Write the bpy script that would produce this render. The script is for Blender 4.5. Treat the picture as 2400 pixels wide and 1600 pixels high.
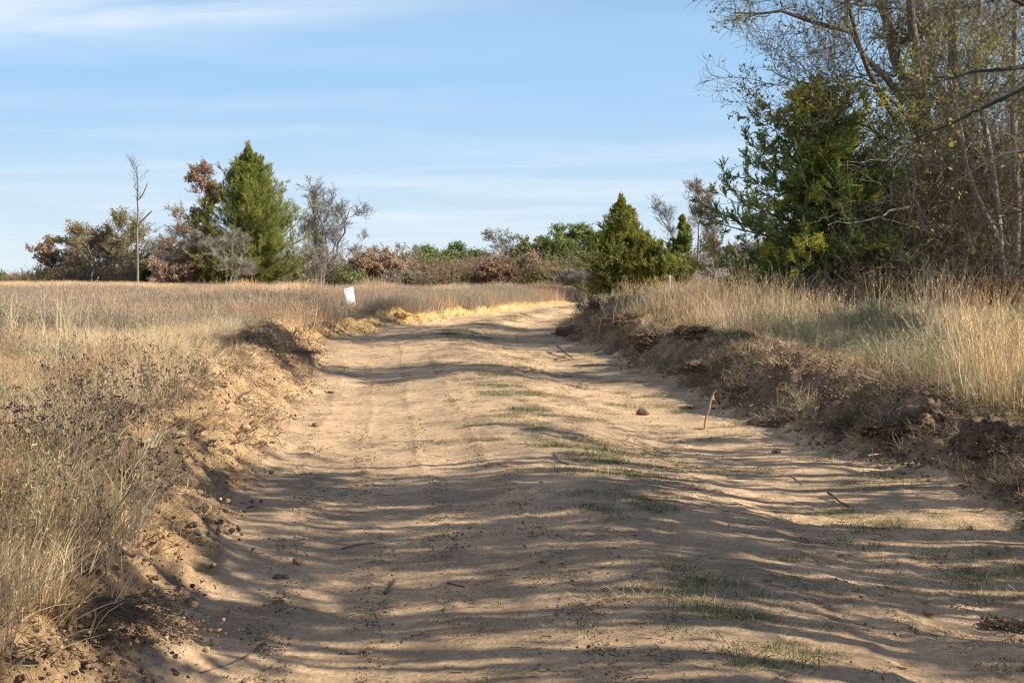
import bpy, math, random
import numpy as np
for o in list(bpy.data.objects): bpy.data.objects.remove(o)
S = bpy.context.scene
C = S.collection
# ------------------------------------------------------------------ camera, sky, sun, exposure
CAM_H = 1.7
FPX = 3333.3
HORIZON = 630.0
PITCH = math.atan((800.0 - HORIZON) / FPX)
cam = bpy.data.cameras.new('camera'); co = bpy.data.objects.new('camera', cam); C.objects.link(co)
co.location = (0, 0, CAM_H); co.rotation_euler = (math.pi / 2 - PITCH, 0, 0)
cam.lens = 50; cam.sensor_width = 36; cam.clip_start = 0.1; cam.clip_end = 6000
S.camera = co
SUN_EL, SUN_AZ = math.radians(29), math.radians(-14)      # azimuth measured from +X towards +Y
w = bpy.data.worlds.new("World"); S.world = w; w.use_nodes = True
nt = w.node_tree; nt.nodes.clear()
N = nt.nodes.new; L = nt.links.new
out = N('ShaderNodeOutputWorld'); bg = N('ShaderNodeBackground'); sky = N('ShaderNodeTexSky')
sky.sky_type = 'NISHITA'; sky.sun_disc = False
sky.sun_elevation = SUN_EL; sky.sun_rotation = math.pi / 2 - SUN_AZ
sky.altitude = 250; sky.air_density = 1.0; sky.dust_density = 0.15; sky.ozone_density = 4.0
bg.inputs['Strength'].default_value = 0.050
# thin cirrus, laid out on a flat layer high above the place
tc = N('ShaderNodeTexCoord'); sep = N('ShaderNodeSeparateXYZ'); L(tc.outputs['Generated'], sep.inputs[0])
def math_node(op, a, b=None, clamp=False):
    m = N('ShaderNodeMath'); m.operation = op; m.use_clamp = clamp
    for i, v in enumerate((a, b)):
        if v is None: continue
        if isinstance(v, (int, float)): m.inputs[i].default_value = v
        else: L(v, m.inputs[i])
    return m.outputs[0]
zc = math_node('MAXIMUM', sep.outputs[2], 0.0)
za = math_node('ADD', zc, 0.10)
cx = math_node('DIVIDE', sep.outputs[0], za); cy = math_node('DIVIDE', sep.outputs[1], za)
cmb = N('ShaderNodeCombineXYZ'); L(cx, cmb.inputs[0]); L(cy, cmb.inputs[1])
mp = N('ShaderNodeMapping'); L(cmb.outputs[0], mp.inputs[0])
mp.inputs['Rotation'].default_value = (0, 0, 0.12); mp.inputs['Scale'].default_value = (0.55, 1.5, 1); mp.inputs['Location'].default_value = (3.55, 0.55, 0)
no = N('ShaderNodeTexNoise'); no.inputs['Scale'].default_value = 1.25; no.inputs['Detail'].default_value = 9; no.inputs['Roughness'].default_value = 0.58
no.inputs['Distortion'].default_value = 0.35
L(mp.outputs[0], no.inputs['Vector'])
cr = N('ShaderNodeValToRGB'); L(no.outputs['Fac'], cr.inputs[0])
cr.color_ramp.elements[0].position = 0.44; cr.color_ramp.elements[0].color = (0.0, 0.0, 0.0, 1)
cr.color_ramp.elements[1].position = 0.72; cr.color_ramp.elements[1].color = (0.8, 0.8, 0.8, 1)
# a cirrus bank: high to the left, fading to the right
bx_ = math_node('SUBTRACT', sep.outputs[2], math_node('MULTIPLY', sep.outputs[0], 0.14))
b1 = N('ShaderNodeMapRange'); b1.interpolation_type = 'SMOOTHSTEP'; L(bx_, b1.inputs[0])
b1.inputs[1].default_value = 0.168; b1.inputs[2].default_value = 0.215; b1.inputs[3].default_value = 0; b1.inputs[4].default_value = 1
b2 = N('ShaderNodeMapRange'); b2.interpolation_type = 'SMOOTHSTEP'; L(sep.outputs[0], b2.inputs[0])
b2.inputs[1].default_value = 0.14; b2.inputs[2].default_value = -0.22; b2.inputs[3].default_value = 0.12; b2.inputs[4].default_value = 1
bank_c = math_node('MULTIPLY', b1.outputs[0], b2.outputs[0])
cr2 = N('ShaderNodeValToRGB'); L(no.outputs['Fac'], cr2.inputs[0])
cr2.color_ramp.elements[0].position = 0.36; cr2.color_ramp.elements[0].color = (0, 0, 0, 1)
cr2.color_ramp.elements[1].position = 0.66; cr2.color_ramp.elements[1].color = (0.85, 0.85, 0.85, 1)
bank2 = math_node('MULTIPLY', bank_c, cr2.outputs[0])
# thin haze low in the sky
def maprange(src, a, b, c, d):
    q = N('ShaderNodeMapRange'); q.interpolation_type = 'SMOOTHSTEP'; L(src, q.inputs[0])
    for i_, v_ in enumerate((a, b, c, d)): q.inputs[i_ + 1].default_value = v_
    return q.outputs[0]
def mixrgb(f, a, b):
    q = N('ShaderNodeMixRGB')
    for i_, v_ in enumerate((f, a, b)):
        if isinstance(v_, (int, float)): q.inputs[i_].default_value = v_
        elif isinstance(v_, tuple): q.inputs[i_].default_value = v_ + (1,)
        else: L(v_, q.inputs[i_])
    return q
hazecol = mixrgb(maprange(sep.outputs[2], -0.01, 0.14, 0, 1), (8.40, 9.77, 10.84), (4.68, 7.54, 10.84))
tint = N('ShaderNodeMixRGB'); tint.blend_type = 'MULTIPLY'; tint.inputs[0].default_value = 1; tint.inputs[2].default_value = (0.82, 1.0, 1.30, 1); L(sky.outputs[0], tint.inputs[1])
hazed = mixrgb(maprange(sep.outputs[2], 0.30, 0.13, 0, 0.88), tint.outputs[0], hazecol.outputs[0])
lowf = maprange(sep.outputs[2], 0.17, 0.03, 0.10, 0.55)
veil = math_node('ADD', math_node('MULTIPLY', cr.outputs[0], lowf), bank2, True)
mixc = mixrgb(veil, hazed.outputs[0], (10.63, 11.26, 11.90))
L(mixc.outputs[0], bg.inputs['Color']); L(bg.outputs[0], out.inputs[0])
sd = bpy.data.lights.new('sun', 'SUN'); so = bpy.data.objects.new('sun', sd); C.objects.link(so)
sd.energy = 5.0; sd.angle = math.radians(0.45); sd.color = (1.0, 0.90, 0.76)
from mathutils import Vector
sv = Vector((math.cos(SUN_EL) * math.cos(SUN_AZ), math.cos(SUN_EL) * math.sin(SUN_AZ), math.sin(SUN_EL)))
so.rotation_euler = sv.to_track_quat('Z', 'Y').to_euler()
S.view_settings.view_transform = 'Standard'; S.view_settings.look = 'None'
S.cycles.filter_width = 1.15; S.view_settings.exposure = 0.86; S.view_settings.gamma = 1
# ------------------------------------------------------------------ numpy helpers
def hash2(ix, iy, seed):
    n = (ix.astype(np.int64) * 374761393 + iy.astype(np.int64) * 668265263 + seed * 2147483647) & 0xffffffff
    n = ((n ^ (n >> 13)) * 1274126177) & 0xffffffff
    return ((n ^ (n >> 16)) & 0xffffff) / float(0xffffff)
def vnoise(x, y, seed=0):
    ix = np.floor(x); iy = np.floor(y); fx = x - ix; fy = y - iy
    fx = fx * fx * fx * (fx * (fx * 6 - 15) + 10); fy = fy * fy * fy * (fy * (fy * 6 - 15) + 10)
    a = hash2(ix, iy, seed); b = hash2(ix + 1, iy, seed); c = hash2(ix, iy + 1, seed); d = hash2(ix + 1, iy + 1, seed)
    return (a * (1 - fx) + b * fx) * (1 - fy) + (c * (1 - fx) + d * fx) * fy
def fbm(x, y, seed=0, oct=4, gain=0.5):
    s = 0.0; a = 1.0; t = 0.0
    for i in range(oct):
        c, sn = math.cos(0.5 + i), math.sin(0.5 + i)
        s = s + a * (vnoise(x * c - y * sn + 17.3 * i, x * sn + y * c - 9.1 * i, seed + i) * 2 - 1); t += a
        x = x * 2.03; y = y * 2.03; a *= gain
    return s / t
def sstep(a, b, x):
    t = np.clip((x - a) / (b - a), 0, 1); return t * t * (3 - 2 * t)
def norm(v): return v / np.maximum(np.linalg.norm(v, axis=-1, keepdims=True), 1e-9)
def new_mesh(name, V, F, col=None, mat=None, smooth=False):
    """F: list of int arrays (M, n)"""
    me = bpy.data.meshes.new(name)
    V = np.asarray(V, np.float32).reshape(-1, 3)
    F = [f for f in F if len(f)]
    me.vertices.add(len(V)); me.vertices.foreach_set('co', V.ravel())
    nl = sum(f.size for f in F); nf = sum(len(f) for f in F)
    me.loops.add(nl); me.polygons.add(nf)
    me.loops.foreach_set('vertex_index', np.concatenate([f.ravel() for f in F]).astype(np.int32))
    tot = np.concatenate([np.full(len(f), f.shape[1], np.int32) for f in F])
    me.polygons.foreach_set('loop_start', np.concatenate([[0], np.cumsum(tot)[:-1]]).astype(np.int32))
    if col is not None:
        a = me.attributes.new('Col', 'FLOAT_COLOR', 'POINT')
        c = np.ones((len(V), 4), np.float32); c[:, :3] = col; a.data.foreach_set('color', c.ravel())
    if mat: me.materials.append(mat)
    me.update(calc_edges=True)
    if smooth: me.polygons.foreach_set('use_smooth', np.ones(nf, bool))
    return me
class MB:
    """collects geometry with a colour per vertex and makes one mesh"""
    def __init__(s): s.V = []; s.F = {}; s.C = []; s.n = 0
    def add(s, V, F, col):
        V = np.asarray(V, float).reshape(-1, 3); F = np.asarray(F, np.int64)
        if len(V) == 0: return
        s.V.append(V); s.F.setdefault(F.shape[1], []).append(F + s.n)
        c = np.empty((len(V), 3)); c[:] = col; s.C.append(c); s.n += len(V)
    def mesh(s, name, mat, smooth=False):
        return new_mesh(name, np.concatenate(s.V), [np.concatenate(f) for f in s.F.values()], np.concatenate(s.C), mat, smooth)
def link(name, me, parent=None, loc=None, rz=0):
    o = bpy.data.objects.new(name, me); C.objects.link(o)
    if parent: o.parent = parent
    if loc is not None: o.location = loc
    if rz: o.rotation_euler = (0, 0, rz)
    return o
def tag(o, label=None, cat=None, group=None, kind=None):
    if label: o['label'] = label
    if cat: o['category'] = cat
    if group: o['group'] = group
    if kind: o['kind'] = kind
    return o
# pixel (of the 2400x1600 photo) -> world
def ray(px, py):
    u = (px - 1200) / FPX; v = (800 - py) / FPX
    cp, sp = math.cos(PITCH), math.sin(PITCH)
    return np.array([u, cp + v * sp, -sp + v * cp])
def at_z(px, py, z=0.0):
    r = ray(px, py); t = (z - CAM_H) / r[2]; return np.array([r[0] * t, r[1] * t, z])
def at_y(px, py, Y):
    r = ray(px, py); t = Y / r[1]; return np.array([r[0] * t, Y, CAM_H + r[2] * t])
# ------------------------------------------------------------------ terrain shape
LE = [at_z(*p)[[1, 0]] for p in ((414,1551),(431,1471),(456,1418),(480,1366),(508,1313),(533,1267),(554,1225),(596,1138),(610,1090),(655,1030),(680,997),(714,939),(742,895),(745,854),(748,813),(775,788),(891,771),(993,761),(1078,744),(1163,734),(1300,714))]
LE = [(-20,-1.3),(0,-1.3),(4,-1.35)] + [tuple(p) for p in LE] + [(75,4.6),(90,12),(110,24),(140,45)]
RE = [at_z(*p)[[1, 0]] for p in ((2400,1223),(2246,1156),(2102,1108),(1906,1041),(1791,993),(1648,936),(1548,884),(1488,863),(1431,831),(1369,807),(1322,797),(1322,756))]
RE = [(-20,3.6),(0,3.6),(6,3.6)] + [tuple(p) for p in RE] + [(56,3.4),(67,7.0),(75,11),(90,20),(110,34),(140,56)]
LEy, LEx = np.array([p[0] for p in LE]), np.array([p[1] for p in LE])
REy, REx = np.array([p[0] for p in RE]), np.array([p[1] for p in RE])
def left_edge(y): return np.interp(y, LEy, LEx)
def right_edge(y): return np.interp(y, REy, REx)
def gauss(x, y, cx, cy, sx, sy, a=0.0):
    c, s = math.cos(a), math.sin(a); dx = x - cx; dy = y - cy
    u = dx * c + dy * s; v = -dx * s + dy * c
    return np.exp(-(u / sx) ** 2 - (v / sy) ** 2)
MOUNDS = []   # (px,py of base, height, sx, sy, angle)
def terrain(x, y, detail=True):
    x = np.asarray(x, float); y = np.asarray(y, float)
    wob = 0.22 * fbm(x * 0.3, y * 0.9, 5, 3) * (y < 60)
    sl = left_edge(y) - x + wob; sr = x - right_edge(y) + wob
    road = (sl < 0) & (sr < 0)
    c = 0.5 * (left_edge(y) + right_edge(y)); hw = 0.5 * (right_edge(y) - left_edge(y))
    t = (x - c + 0.15) / hw
    z = 0.11 * np.exp(-(t / 0.33) ** 2) - 0.035 * np.exp(-((np.abs(t) - 0.62) / 0.2) ** 2)
    z = z + 0.035 * fbm(x * 0.35, y * 0.35, 11, 3)
    near = sstep(60, 30, y)
    # left side
    zfL = 0.03 + 0.33 * sstep(100, 32, y)
    bl = zfL * sstep(-0.05, 1.0, sl) + (0.13 * near + 0.14) * np.exp(-((sl - 0.85) / 0.5) ** 2) * (0.6 + 0.9 * fbm(x * 0.8, y * 0.8, 21, 2))
    zfR = 0.07 + 0.31 * sstep(60, 35, y) - 0.10 * sstep(18, 12, y)
    br = zfR * sstep(-0.05, 0.95, sr) + (0.19 * sstep(50, 34, y) + 0.03 - 0.07 * sstep(18, 12, y)) * np.exp(-((sr - 0.85) / 0.5) ** 2) * (0.75 + 1.0 * fbm(x * 1.0, y * 0.8, 31, 2))
    z = np.where(road, z, z * np.exp(-np.maximum(np.maximum(sl, sr), 0) * 3)) + np.where(sl > -0.05, bl, 0) + np.where(sr > -0.05, br, 0)
    # far land: gentle swell, falling away beyond the tree belt on the left
    z = z + 0.07 * fbm(x * 0.03, y * 0.03, 41, 3) * sstep(50, 110, np.hypot(x, y))
    far = sstep(112, 300, np.hypot(x, y))
    z = z - far * 7.5
    for (mx, my, mh, sx, sy, a) in MOUNDS: z = z + mh * gauss(x, y, mx, my, sx, sy, a)
    if detail:
        bank = sstep(-0.15, 0.25, sl) * sstep(2.6, 1.7, sl) + sstep(-0.15, 0.25, sr) * sstep(3.0, 1.7, sr)
        bank = bank * sstep(75, 45, y)
        rd = np.clip(1 - bank, 0, 1)
        lump = fbm(x * 3.1, y * 2.6, 51, 4, 0.55)
        ridg = 1 - np.abs(fbm(x * 2.2 + 5, y * 2.2, 61, 3)) * 2
        z = z + bank * ((0.10 + 0.05 * (sr > 0)) * lump + 0.06 * (ridg - 0.5) + 0.05 * (1 - 2 * np.abs(fbm(x * 6, y * 6, 63, 3))) * 0.6 + 0.05 * fbm(x * 11, y * 11, 71, 3) + 0.022 * fbm(x * 30, y * 30, 73, 2))
        z = z + rd * (0.012 * fbm(x * 2.5, y * 1.2, 81, 3) + 0.009 * fbm(x * 12, y * 12, 83, 3))
        # wheel ruts and grader lines along the road
        u = x - c
        for uc, sd_, wd in ((-0.95, 91, 0.19), (1.08, 92, 0.18), (-2.0, 93, 0.17), (0.62, 94, 0.12)):
            dd = u - uc - 0.14 * fbm(y * 0.13, y * 0 + sd_, sd_, 2)
            on = sstep(0.15, 0.4, vnoise(y * 0.2, y * 0 + 3, sd_)) * road * sstep(75, 45, y)
            z = z + on * (-0.011 * np.exp(-(dd / wd) ** 2) + (0.008 + 0.010 * fbm(x * 20, y * 9, sd_, 2)) * np.exp(-((np.abs(dd) - wd * 1.5) / 0.035) ** 2) + 0.004 * np.exp(-(dd / wd) ** 4) * np.sign(np.sin(y * 52 + 6 * dd)))
    return z
for (px, py, h, sx, sy, a) in ((90,1575,0.14,0.50,0.60,0.3),(2400,1480,0.10,0.30,0.42,0.0),(2090,860,0.34,0.9,1.6,-0.5),(1790,850,0.16,1.0,1.1,0.2),
                               (1560,800,0.10,0.9,1.3,0),(330,1230,0.14,0.42,0.55,0.2),(455,1260,0.10,0.32,0.45,0.4),(1480,790,0.14,1.0,1.4,0.3),
                               (600,850,0.20,0.8,2.2,0.1),(2330,1080,0.05,0.55,0.6,0.1),(930,757,0.12,0.6,1.3,0.2),(2150,1010,0.08,0.5,0.7,0),(260,1420,0.12,0.35,0.4,0),(360,1500,0.10,0.28,0.3,0.4)):
    p = at_z(px, py, 0.15); MOUNDS.append((p[0], p[1], h, sx, sy, a))
MOUNDS.append((-4.6, 39.8, -0.20, 1.1, 3.0, 0))
def hz(x, y): return float(terrain(np.array([x]), np.array([y]))[0])
def gp(px, py):
    z = 0.0
    for i in range(14):
        p = at_z(px, py, z); z = 0.5 * z + 0.5 * hz(p[0], p[1])
    p = at_z(px, py, z); return np.array([p[0], p[1], hz(p[0], p[1])])
# ------------------------------------------------------------------ materials
def mat_new(name):
    m = bpy.data.materials.new(name); m.use_nodes = True; m.node_tree.nodes.clear(); return m
def foliage_mat(name, transl=0.35, rough=0.65, gain=1.0, vary=0.0):
    m = mat_new(name); n = m.node_tree.nodes; l = m.node_tree.links
    o = n.new('ShaderNodeOutputMaterial'); at = n.new('ShaderNodeAttribute'); at.attribute_name = 'Col'
    p = n.new('ShaderNodeBsdfPrincipled'); p.inputs['Roughness'].default_value = rough; p.inputs['Specular IOR Level'].default_value = 0.25
    t = n.new('ShaderNodeBsdfTranslucent'); mx = n.new('ShaderNodeMixShader'); mx.inputs[0].default_value = transl
    src = at.outputs['Color']
    if vary:
        oi = n.new('ShaderNodeObjectInfo'); hs = n.new('ShaderNodeHueSaturation')
        mr = n.new('ShaderNodeMapRange'); mr.inputs[3].default_value = 1 - vary; mr.inputs[4].default_value = 1 + vary
        l.new(oi.outputs['Random'], mr.inputs[0]); l.new(mr.outputs[0], hs.inputs['Value']); l.new(src, hs.inputs['Color'])
        m2 = n.new('ShaderNodeMath'); m2.operation = 'MULTIPLY'; m2.inputs[1].default_value = 7.13; l.new(oi.outputs['Random'], m2.inputs[0])
        m3 = n.new('ShaderNodeMath'); m3.operation = 'FRACT'; l.new(m2.outputs[0], m3.inputs[0])
        mr2 = n.new('ShaderNodeMapRange'); mr2.inputs[3].default_value = 0.8; mr2.inputs[4].default_value = 1.15; l.new(m3.outputs[0], mr2.inputs[0])
        l.new(mr2.outputs[0], hs.inputs['Saturation']); src = hs.outputs[0]
    l.new(src, p.inputs['Base Color']); l.new(src, t.inputs['Color'])
    l.new(p.outputs[0], mx.inputs[1]); l.new(t.outputs[0], mx.inputs[2]); l.new(mx.outputs[0], o.inputs[0])
    return m
M_LEAF = foliage_mat('leaf_foliage', 0.38, 0.6)
M_GRASS = foliage_mat('dry_grass', 0.32, 0.7, vary=0.22)
def bark_mat(name, scale=9.0):
    m = mat_new(name); n = m.node_tree.nodes; l = m.node_tree.links
    o = n.new('ShaderNodeOutputMaterial'); p = n.new('ShaderNodeBsdfPrincipled'); p.inputs['Roughness'].default_value = 0.85
    p.inputs['Specular IOR Level'].default_value = 0.2
    at = n.new('ShaderNodeAttribute'); at.attribute_name = 'Col'
    tc = n.new('ShaderNodeTexCoord'); mp = n.new('ShaderNodeMapping'); mp.inputs['Scale'].default_value = (scale, scale, scale * 0.3)
    no = n.new('ShaderNodeTexNoise'); no.inputs['Scale'].default_value = 1.5; no.inputs['Detail'].default_value = 6; no.inputs['Roughness'].default_value = 0.65
    l.new(tc.outputs['Object'], mp.inputs[0]); l.new(mp.outputs[0], no.inputs['Vector'])
    mr = n.new('ShaderNodeMapRange'); mr.inputs[1].default_value = 0.3; mr.inputs[2].default_value = 0.7; mr.inputs[3].default_value = 0.55; mr.inputs[4].default_value = 1.4
    l.new(no.outputs['Fac'], mr.inputs[0])
    mx = n.new('ShaderNodeVectorMath'); mx.operation = 'SCALE'; l.new(at.outputs['Color'], mx.inputs[0]); l.new(mr.outputs[0], mx.inputs['Scale'])
    l.new(mx.outputs[0], p.inputs['Base Color'])
    b = n.new('ShaderNodeBump'); b.inputs['Strength'].default_value = 0.6; b.inputs['Distance'].default_value = 0.02
    l.new(no.outputs['Fac'], b.inputs['Height']); l.new(b.outputs[0], p.inputs['Normal']); l.new(p.outputs[0], o.inputs[0])
    return m
M_BARK = bark_mat('bark')
def soil_mat(name, coarse=1.0, bd=0.02):
    m = mat_new(name); n = m.node_tree.nodes; l = m.node_tree.links
    o = n.new('ShaderNodeOutputMaterial'); p = n.new('ShaderNodeBsdfPrincipled'); p.inputs['Roughness'].default_value = 0.95
    p.inputs['Specular IOR Level'].default_value = 0.12
    at = n.new('ShaderNodeAttribute'); at.attribute_name = 'Col'
    tc = n.new('ShaderNodeTexCoord')
    def noise(sc, det, ro=0.6):
        q = n.new('ShaderNodeTexNoise'); q.inputs['Scale'].default_value = sc; q.inputs['Detail'].default_value = det; q.inputs['Roughness'].default_value = ro
        l.new(tc.outputs['Object'], q.inputs['Vector']); return q.outputs['Fac']
    def rng(v, a, b, c, d):
        r = n.new('ShaderNodeMapRange'); l.new(v, r.inputs[0])
        for i, q in enumerate((a, b, c, d)): r.inputs[i + 1].default_value = q
        return r.outputs[0]
    def mul(a, b):
        q = n.new('ShaderNodeMath'); q.operation = 'MULTIPLY'; l.new(a, q.inputs[0]); l.new(b, q.inputs[1]); return q.outputs[0]
    n1 = noise(1.3, 5); n2 = noise(9, 6, 0.7); n3 = noise(34, 6, 0.75)
    v = n.new('ShaderNodeTexVoronoi'); v.inputs['Scale'].default_value = 42; l.new(tc.outputs['Object'], v.inputs['Vector'])
    specks = rng(v.outputs['Distance'], 0.10, 0.22, 0.55, 1.0)
    sm = rng(n2, 0.44, 0.56, 1.0, 0.0)                       # specks only in patches
    spk = n.new('ShaderNodeMath'); spk.operation = 'MAXIMUM'; l.new(specks, spk.inputs[0]); l.new(sm, spk.inputs[1])
    f = mul(mul(mul(rng(n1, 0.3, 0.7, 0.88, 1.10), rng(n2, 0.3, 0.7, 0.84, 1.14)), rng(n3, 0.3, 0.7, 0.66, 1.3)), spk.outputs[0])
    mx = n.new('ShaderNodeVectorMath'); mx.operation = 'SCALE'; l.new(at.outputs['Color'], mx.inputs[0]); l.new(f, mx.inputs['Scale'])
    l.new(mx.outputs[0], p.inputs['Base Color'])
    b = n.new('ShaderNodeBump'); b.inputs['Strength'].default_value = min(1, 0.9 * coarse); b.inputs['Distance'].default_value = bd
    hsum = n.new('ShaderNodeMath'); hsum.operation = 'ADD'; l.new(n3, hsum.inputs[0]); l.new(n2, hsum.inputs[1])
    l.new(hsum.outputs[0], b.inputs['Height']); l.new(b.outputs[0], p.inputs['Normal']); l.new(p.outputs[0], o.inputs[0])
    return m
M_SOIL = soil_mat('soil'); M_CLOD = soil_mat('clod_soil', 1.5); M_BANK = soil_mat('bank_soil', 1.4, 0.035)
def plain(name, col, rough=0.6):
    m = mat_new(name); n = m.node_tree.nodes; l = m.node_tree.links
    o = n.new('ShaderNodeOutputMaterial'); p = n.new('ShaderNodeBsdfPrincipled')
    tc = n.new('ShaderNodeTexCoord'); no = n.new('ShaderNodeTexNoise'); no.inputs['Scale'].default_value = 18; no.inputs['Detail'].default_value = 5
    l.new(tc.outputs['Object'], no.inputs['Vector'])
    cr = n.new('ShaderNodeValToRGB'); l.new(no.outputs['Fac'], cr.inputs[0])
    cr.color_ramp.elements[0].position = 0.3; cr.color_ramp.elements[0].color = tuple(c * 0.8 for c in col) + (1,)
    cr.color_ramp.elements[1].position = 0.7; cr.color_ramp.elements[1].color = tuple(min(1, c * 1.08) for c in col) + (1,)
    l.new(cr.outputs[0], p.inputs['Base Color']); p.inputs['Roughness'].default_value = rough; l.new(p.outputs[0], o.inputs[0])
    return m
# ------------------------------------------------------------------ terrain mesh
def axis_y():
    v = list(np.arange(-25, 3.5, 0.5)); y = 3.5
    while y < 700:
        v.append(y); y += max(0.024, 0.0034 * y)
    return np.array(v)
def axis_x():
    v = list(np.arange(-6.2, 7.4, 0.030)); pos = []; neg = []
    s = 0.03; x = v[-1]
    while x < 900: s *= 1.055; x += s; pos.append(x)
    s = 0.03; x = v[0]
    while x > -900: s *= 1.055; x -= s; neg.append(x)
    return np.array(neg[::-1] + v + pos)
ax, ay = axis_x(), axis_y()
X, Y = np.meshgrid(ax, ay)
Z = terrain(X, Y)
wob = 0.22 * fbm(X * 0.3, Y * 0.9, 5, 3) * (Y < 60)
sl = left_edge(Y) - X + wob; sr = X - right_edge(Y) + wob
n_big = fbm(X * 0.5, Y * 0.35, 101, 4); n_mid = fbm(X * 2.2, Y * 1.7, 103, 4); n_f = fbm(X * 8, Y * 8, 105, 3)
def mix(a, b, t): return a * (1 - t[..., None]) + np.array(b) * t[..., None]
sand = np.array([0.62, 0.435, 0.26]); col = np.broadcast_to(sand, X.shape + (3,)).copy()
col = mix(col, (0.49, 0.345, 0.21), sstep(-0.1, 0.5, n_big))
tt = (X - 0.5 * (left_edge(Y) + right_edge(Y))) / (0.5 * (right_edge(Y) - left_edge(Y)))
def grass_dens(x, y, tt):
    return 0.85 * np.exp(-((tt - 0.02) / 0.15) ** 2) + 0.5 * sstep(0.35, 0.9, tt) * sstep(15, 8, y) + 0.25 * sstep(0.2, .5, tt) + 0.9 * fbm(x * 1.4, y * 0.9, 205, 3) + 1.5 * fbm(x * 2.6, y * 3.8, 207, 3) + 0.5 * fbm(x * 8, y * 7, 206, 2) - 0.66 - 0.5 * sstep(-.2, -.45, tt)
gd = np.clip(grass_dens(X, Y, tt), 0, 1) * (Y < 70)
darkp = sstep(0.05, 0.45, n_mid + 0.45 * np.exp(-((tt - 0.02) / 0.22) ** 2) + 0.35 * sstep(0.5, 1.0, tt) - 0.05)
col = mix(col, (0.34, 0.25, 0.165), 0.6 * darkp)
col = mix(col, (0.22, 0.19, 0.10), 0.6 * gd)
sc = fbm(X * 1.1, Y * 5.5, 131, 4) ; col = col * (1 + 0.16 * sc + 0.10 * n_f)[..., None]
onL = sstep(-0.1, 0.3, sl); onR = sstep(-0.1, 0.3, sr)
clay = mix(np.broadcast_to(np.array([0.60, 0.40, 0.21]), col.shape).copy(), (0.66, 0.44, 0.19), sstep(24, 38, Y))
col = mix(col, clay, onL[...] * 1.0) if False else col * (1 - onL[..., None]) + clay * onL[..., None]
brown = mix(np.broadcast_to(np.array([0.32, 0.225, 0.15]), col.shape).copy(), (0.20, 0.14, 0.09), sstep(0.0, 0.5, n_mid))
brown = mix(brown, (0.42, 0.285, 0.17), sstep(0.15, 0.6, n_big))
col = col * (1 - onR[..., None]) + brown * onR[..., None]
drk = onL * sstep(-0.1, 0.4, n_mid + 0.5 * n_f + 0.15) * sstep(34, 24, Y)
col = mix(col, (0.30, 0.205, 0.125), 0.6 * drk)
gedge = np.interp(Y, [0, 6, 8, 10, 14, 18, 22, 28, 34, 45], [.45, .48, .55, .7, 1.0, 1.4, 1.6, 1.4, 1.0, .8])
field = np.clip(sstep(0.0, 0.5, sl - gedge + 0.5 * n_mid) * 1.0 + sstep(1.9, 2.9, sr + 0.6 * n_mid), 0, 1)
fcol = mix(np.broadcast_to(np.array([0.25, 0.18, 0.105]), col.shape).copy(), (0.20, 0.145, 0.10), sstep(-0.3, 0.3, n_big))
col = col * (1 - field[..., None]) + fcol * field[..., None]
farw = sstep(70, 90, np.hypot(X, Y)); col = mix(col, (0.22, 0.165, 0.10), farw)
ny, nx = X.shape
V = np.stack([X, Y, Z], -1).reshape(-1, 3)
idx = np.arange(ny * nx).reshape(ny, nx)
Q = np.stack([idx[:-1, :-1], idx[:-1, 1:], idx[1:, 1:], idx[1:, :-1]], -1).reshape(-1, 4)
slq = sl[:-1, :-1].ravel(); srq = sr[:-1, :-1].ravel(); yq = Y[:-1, :-1].ravel()
m_road = (slq < 0.02) & (srq < 0.02) & (yq < 100)
m_bl = (~m_road) & (slq >= 0.02) & (slq < 2.2) & (yq < 75)
m_br = (~m_road) & (srq >= 0.02) & (srq < 2.3) & (yq < 75)
m_f = ~(m_road | m_bl | m_br)
CF = col.reshape(-1, 3)
for nm, mk in (('dirt_road', m_road), ('left_bank', m_bl), ('right_bank', m_br), ('field_ground', m_f)):
    q = Q[mk]; u, inv = np.unique(q, return_inverse=True)
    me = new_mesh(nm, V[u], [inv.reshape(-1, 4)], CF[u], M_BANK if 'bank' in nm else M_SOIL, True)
    tag(link(nm, me), kind='structure')
# ------------------------------------------------------------------ plant building blocks
def tubes(P, R, sides=3):
    P = np.asarray(P, float); R = np.asarray(R, float); n, k, _ = P.shape
    T = np.empty_like(P); T[:, 1:-1] = P[:, 2:] - P[:, :-2]; T[:, 0] = P[:, 1] - P[:, 0]; T[:, -1] = P[:, -1] - P[:, -2]; T = norm(T)
    ref = np.where(np.abs(T[:, :1, 2:3]) > 0.85, np.array([[[1.0, 0, 0]]]), np.array([[[0, 0, 1.0]]]))
    A = norm(np.cross(T, np.broadcast_to(ref, T.shape))); B = np.cross(T, A)
    a = np.arange(sides) / sides * 2 * math.pi
    ring = P[:, :, None] + R[:, :, None, None] * (A[:, :, None] * np.cos(a)[None, None, :, None] + B[:, :, None] * np.sin(a)[None, None, :, None])
    Vv = ring.reshape(-1, 3)
    base = (np.arange(n) * k * sides)[:, None, None] + (np.arange(k - 1) * sides)[None, :, None]
    i = np.arange(sides)[None, None, :]; j = (np.arange(sides) + 1) % sides; j = j[None, None, :]
    F = np.stack([base + i, base + j, base + sides + j, base + sides + i], -1).reshape(-1, 4)
    return Vv, F
def lerp_poly(P, t):
    n, k, _ = P.shape; f = t * (k - 1); i = np.minimum(f.astype(int), k - 2); fr = (f - i)[..., None]
    ar = np.arange(n)[:, None]
    return P[ar, i] * (1 - fr) + P[ar, i + 1] * fr, norm(P[ar, i + 1] - P[ar, i]), i, fr[..., 0]
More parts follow.
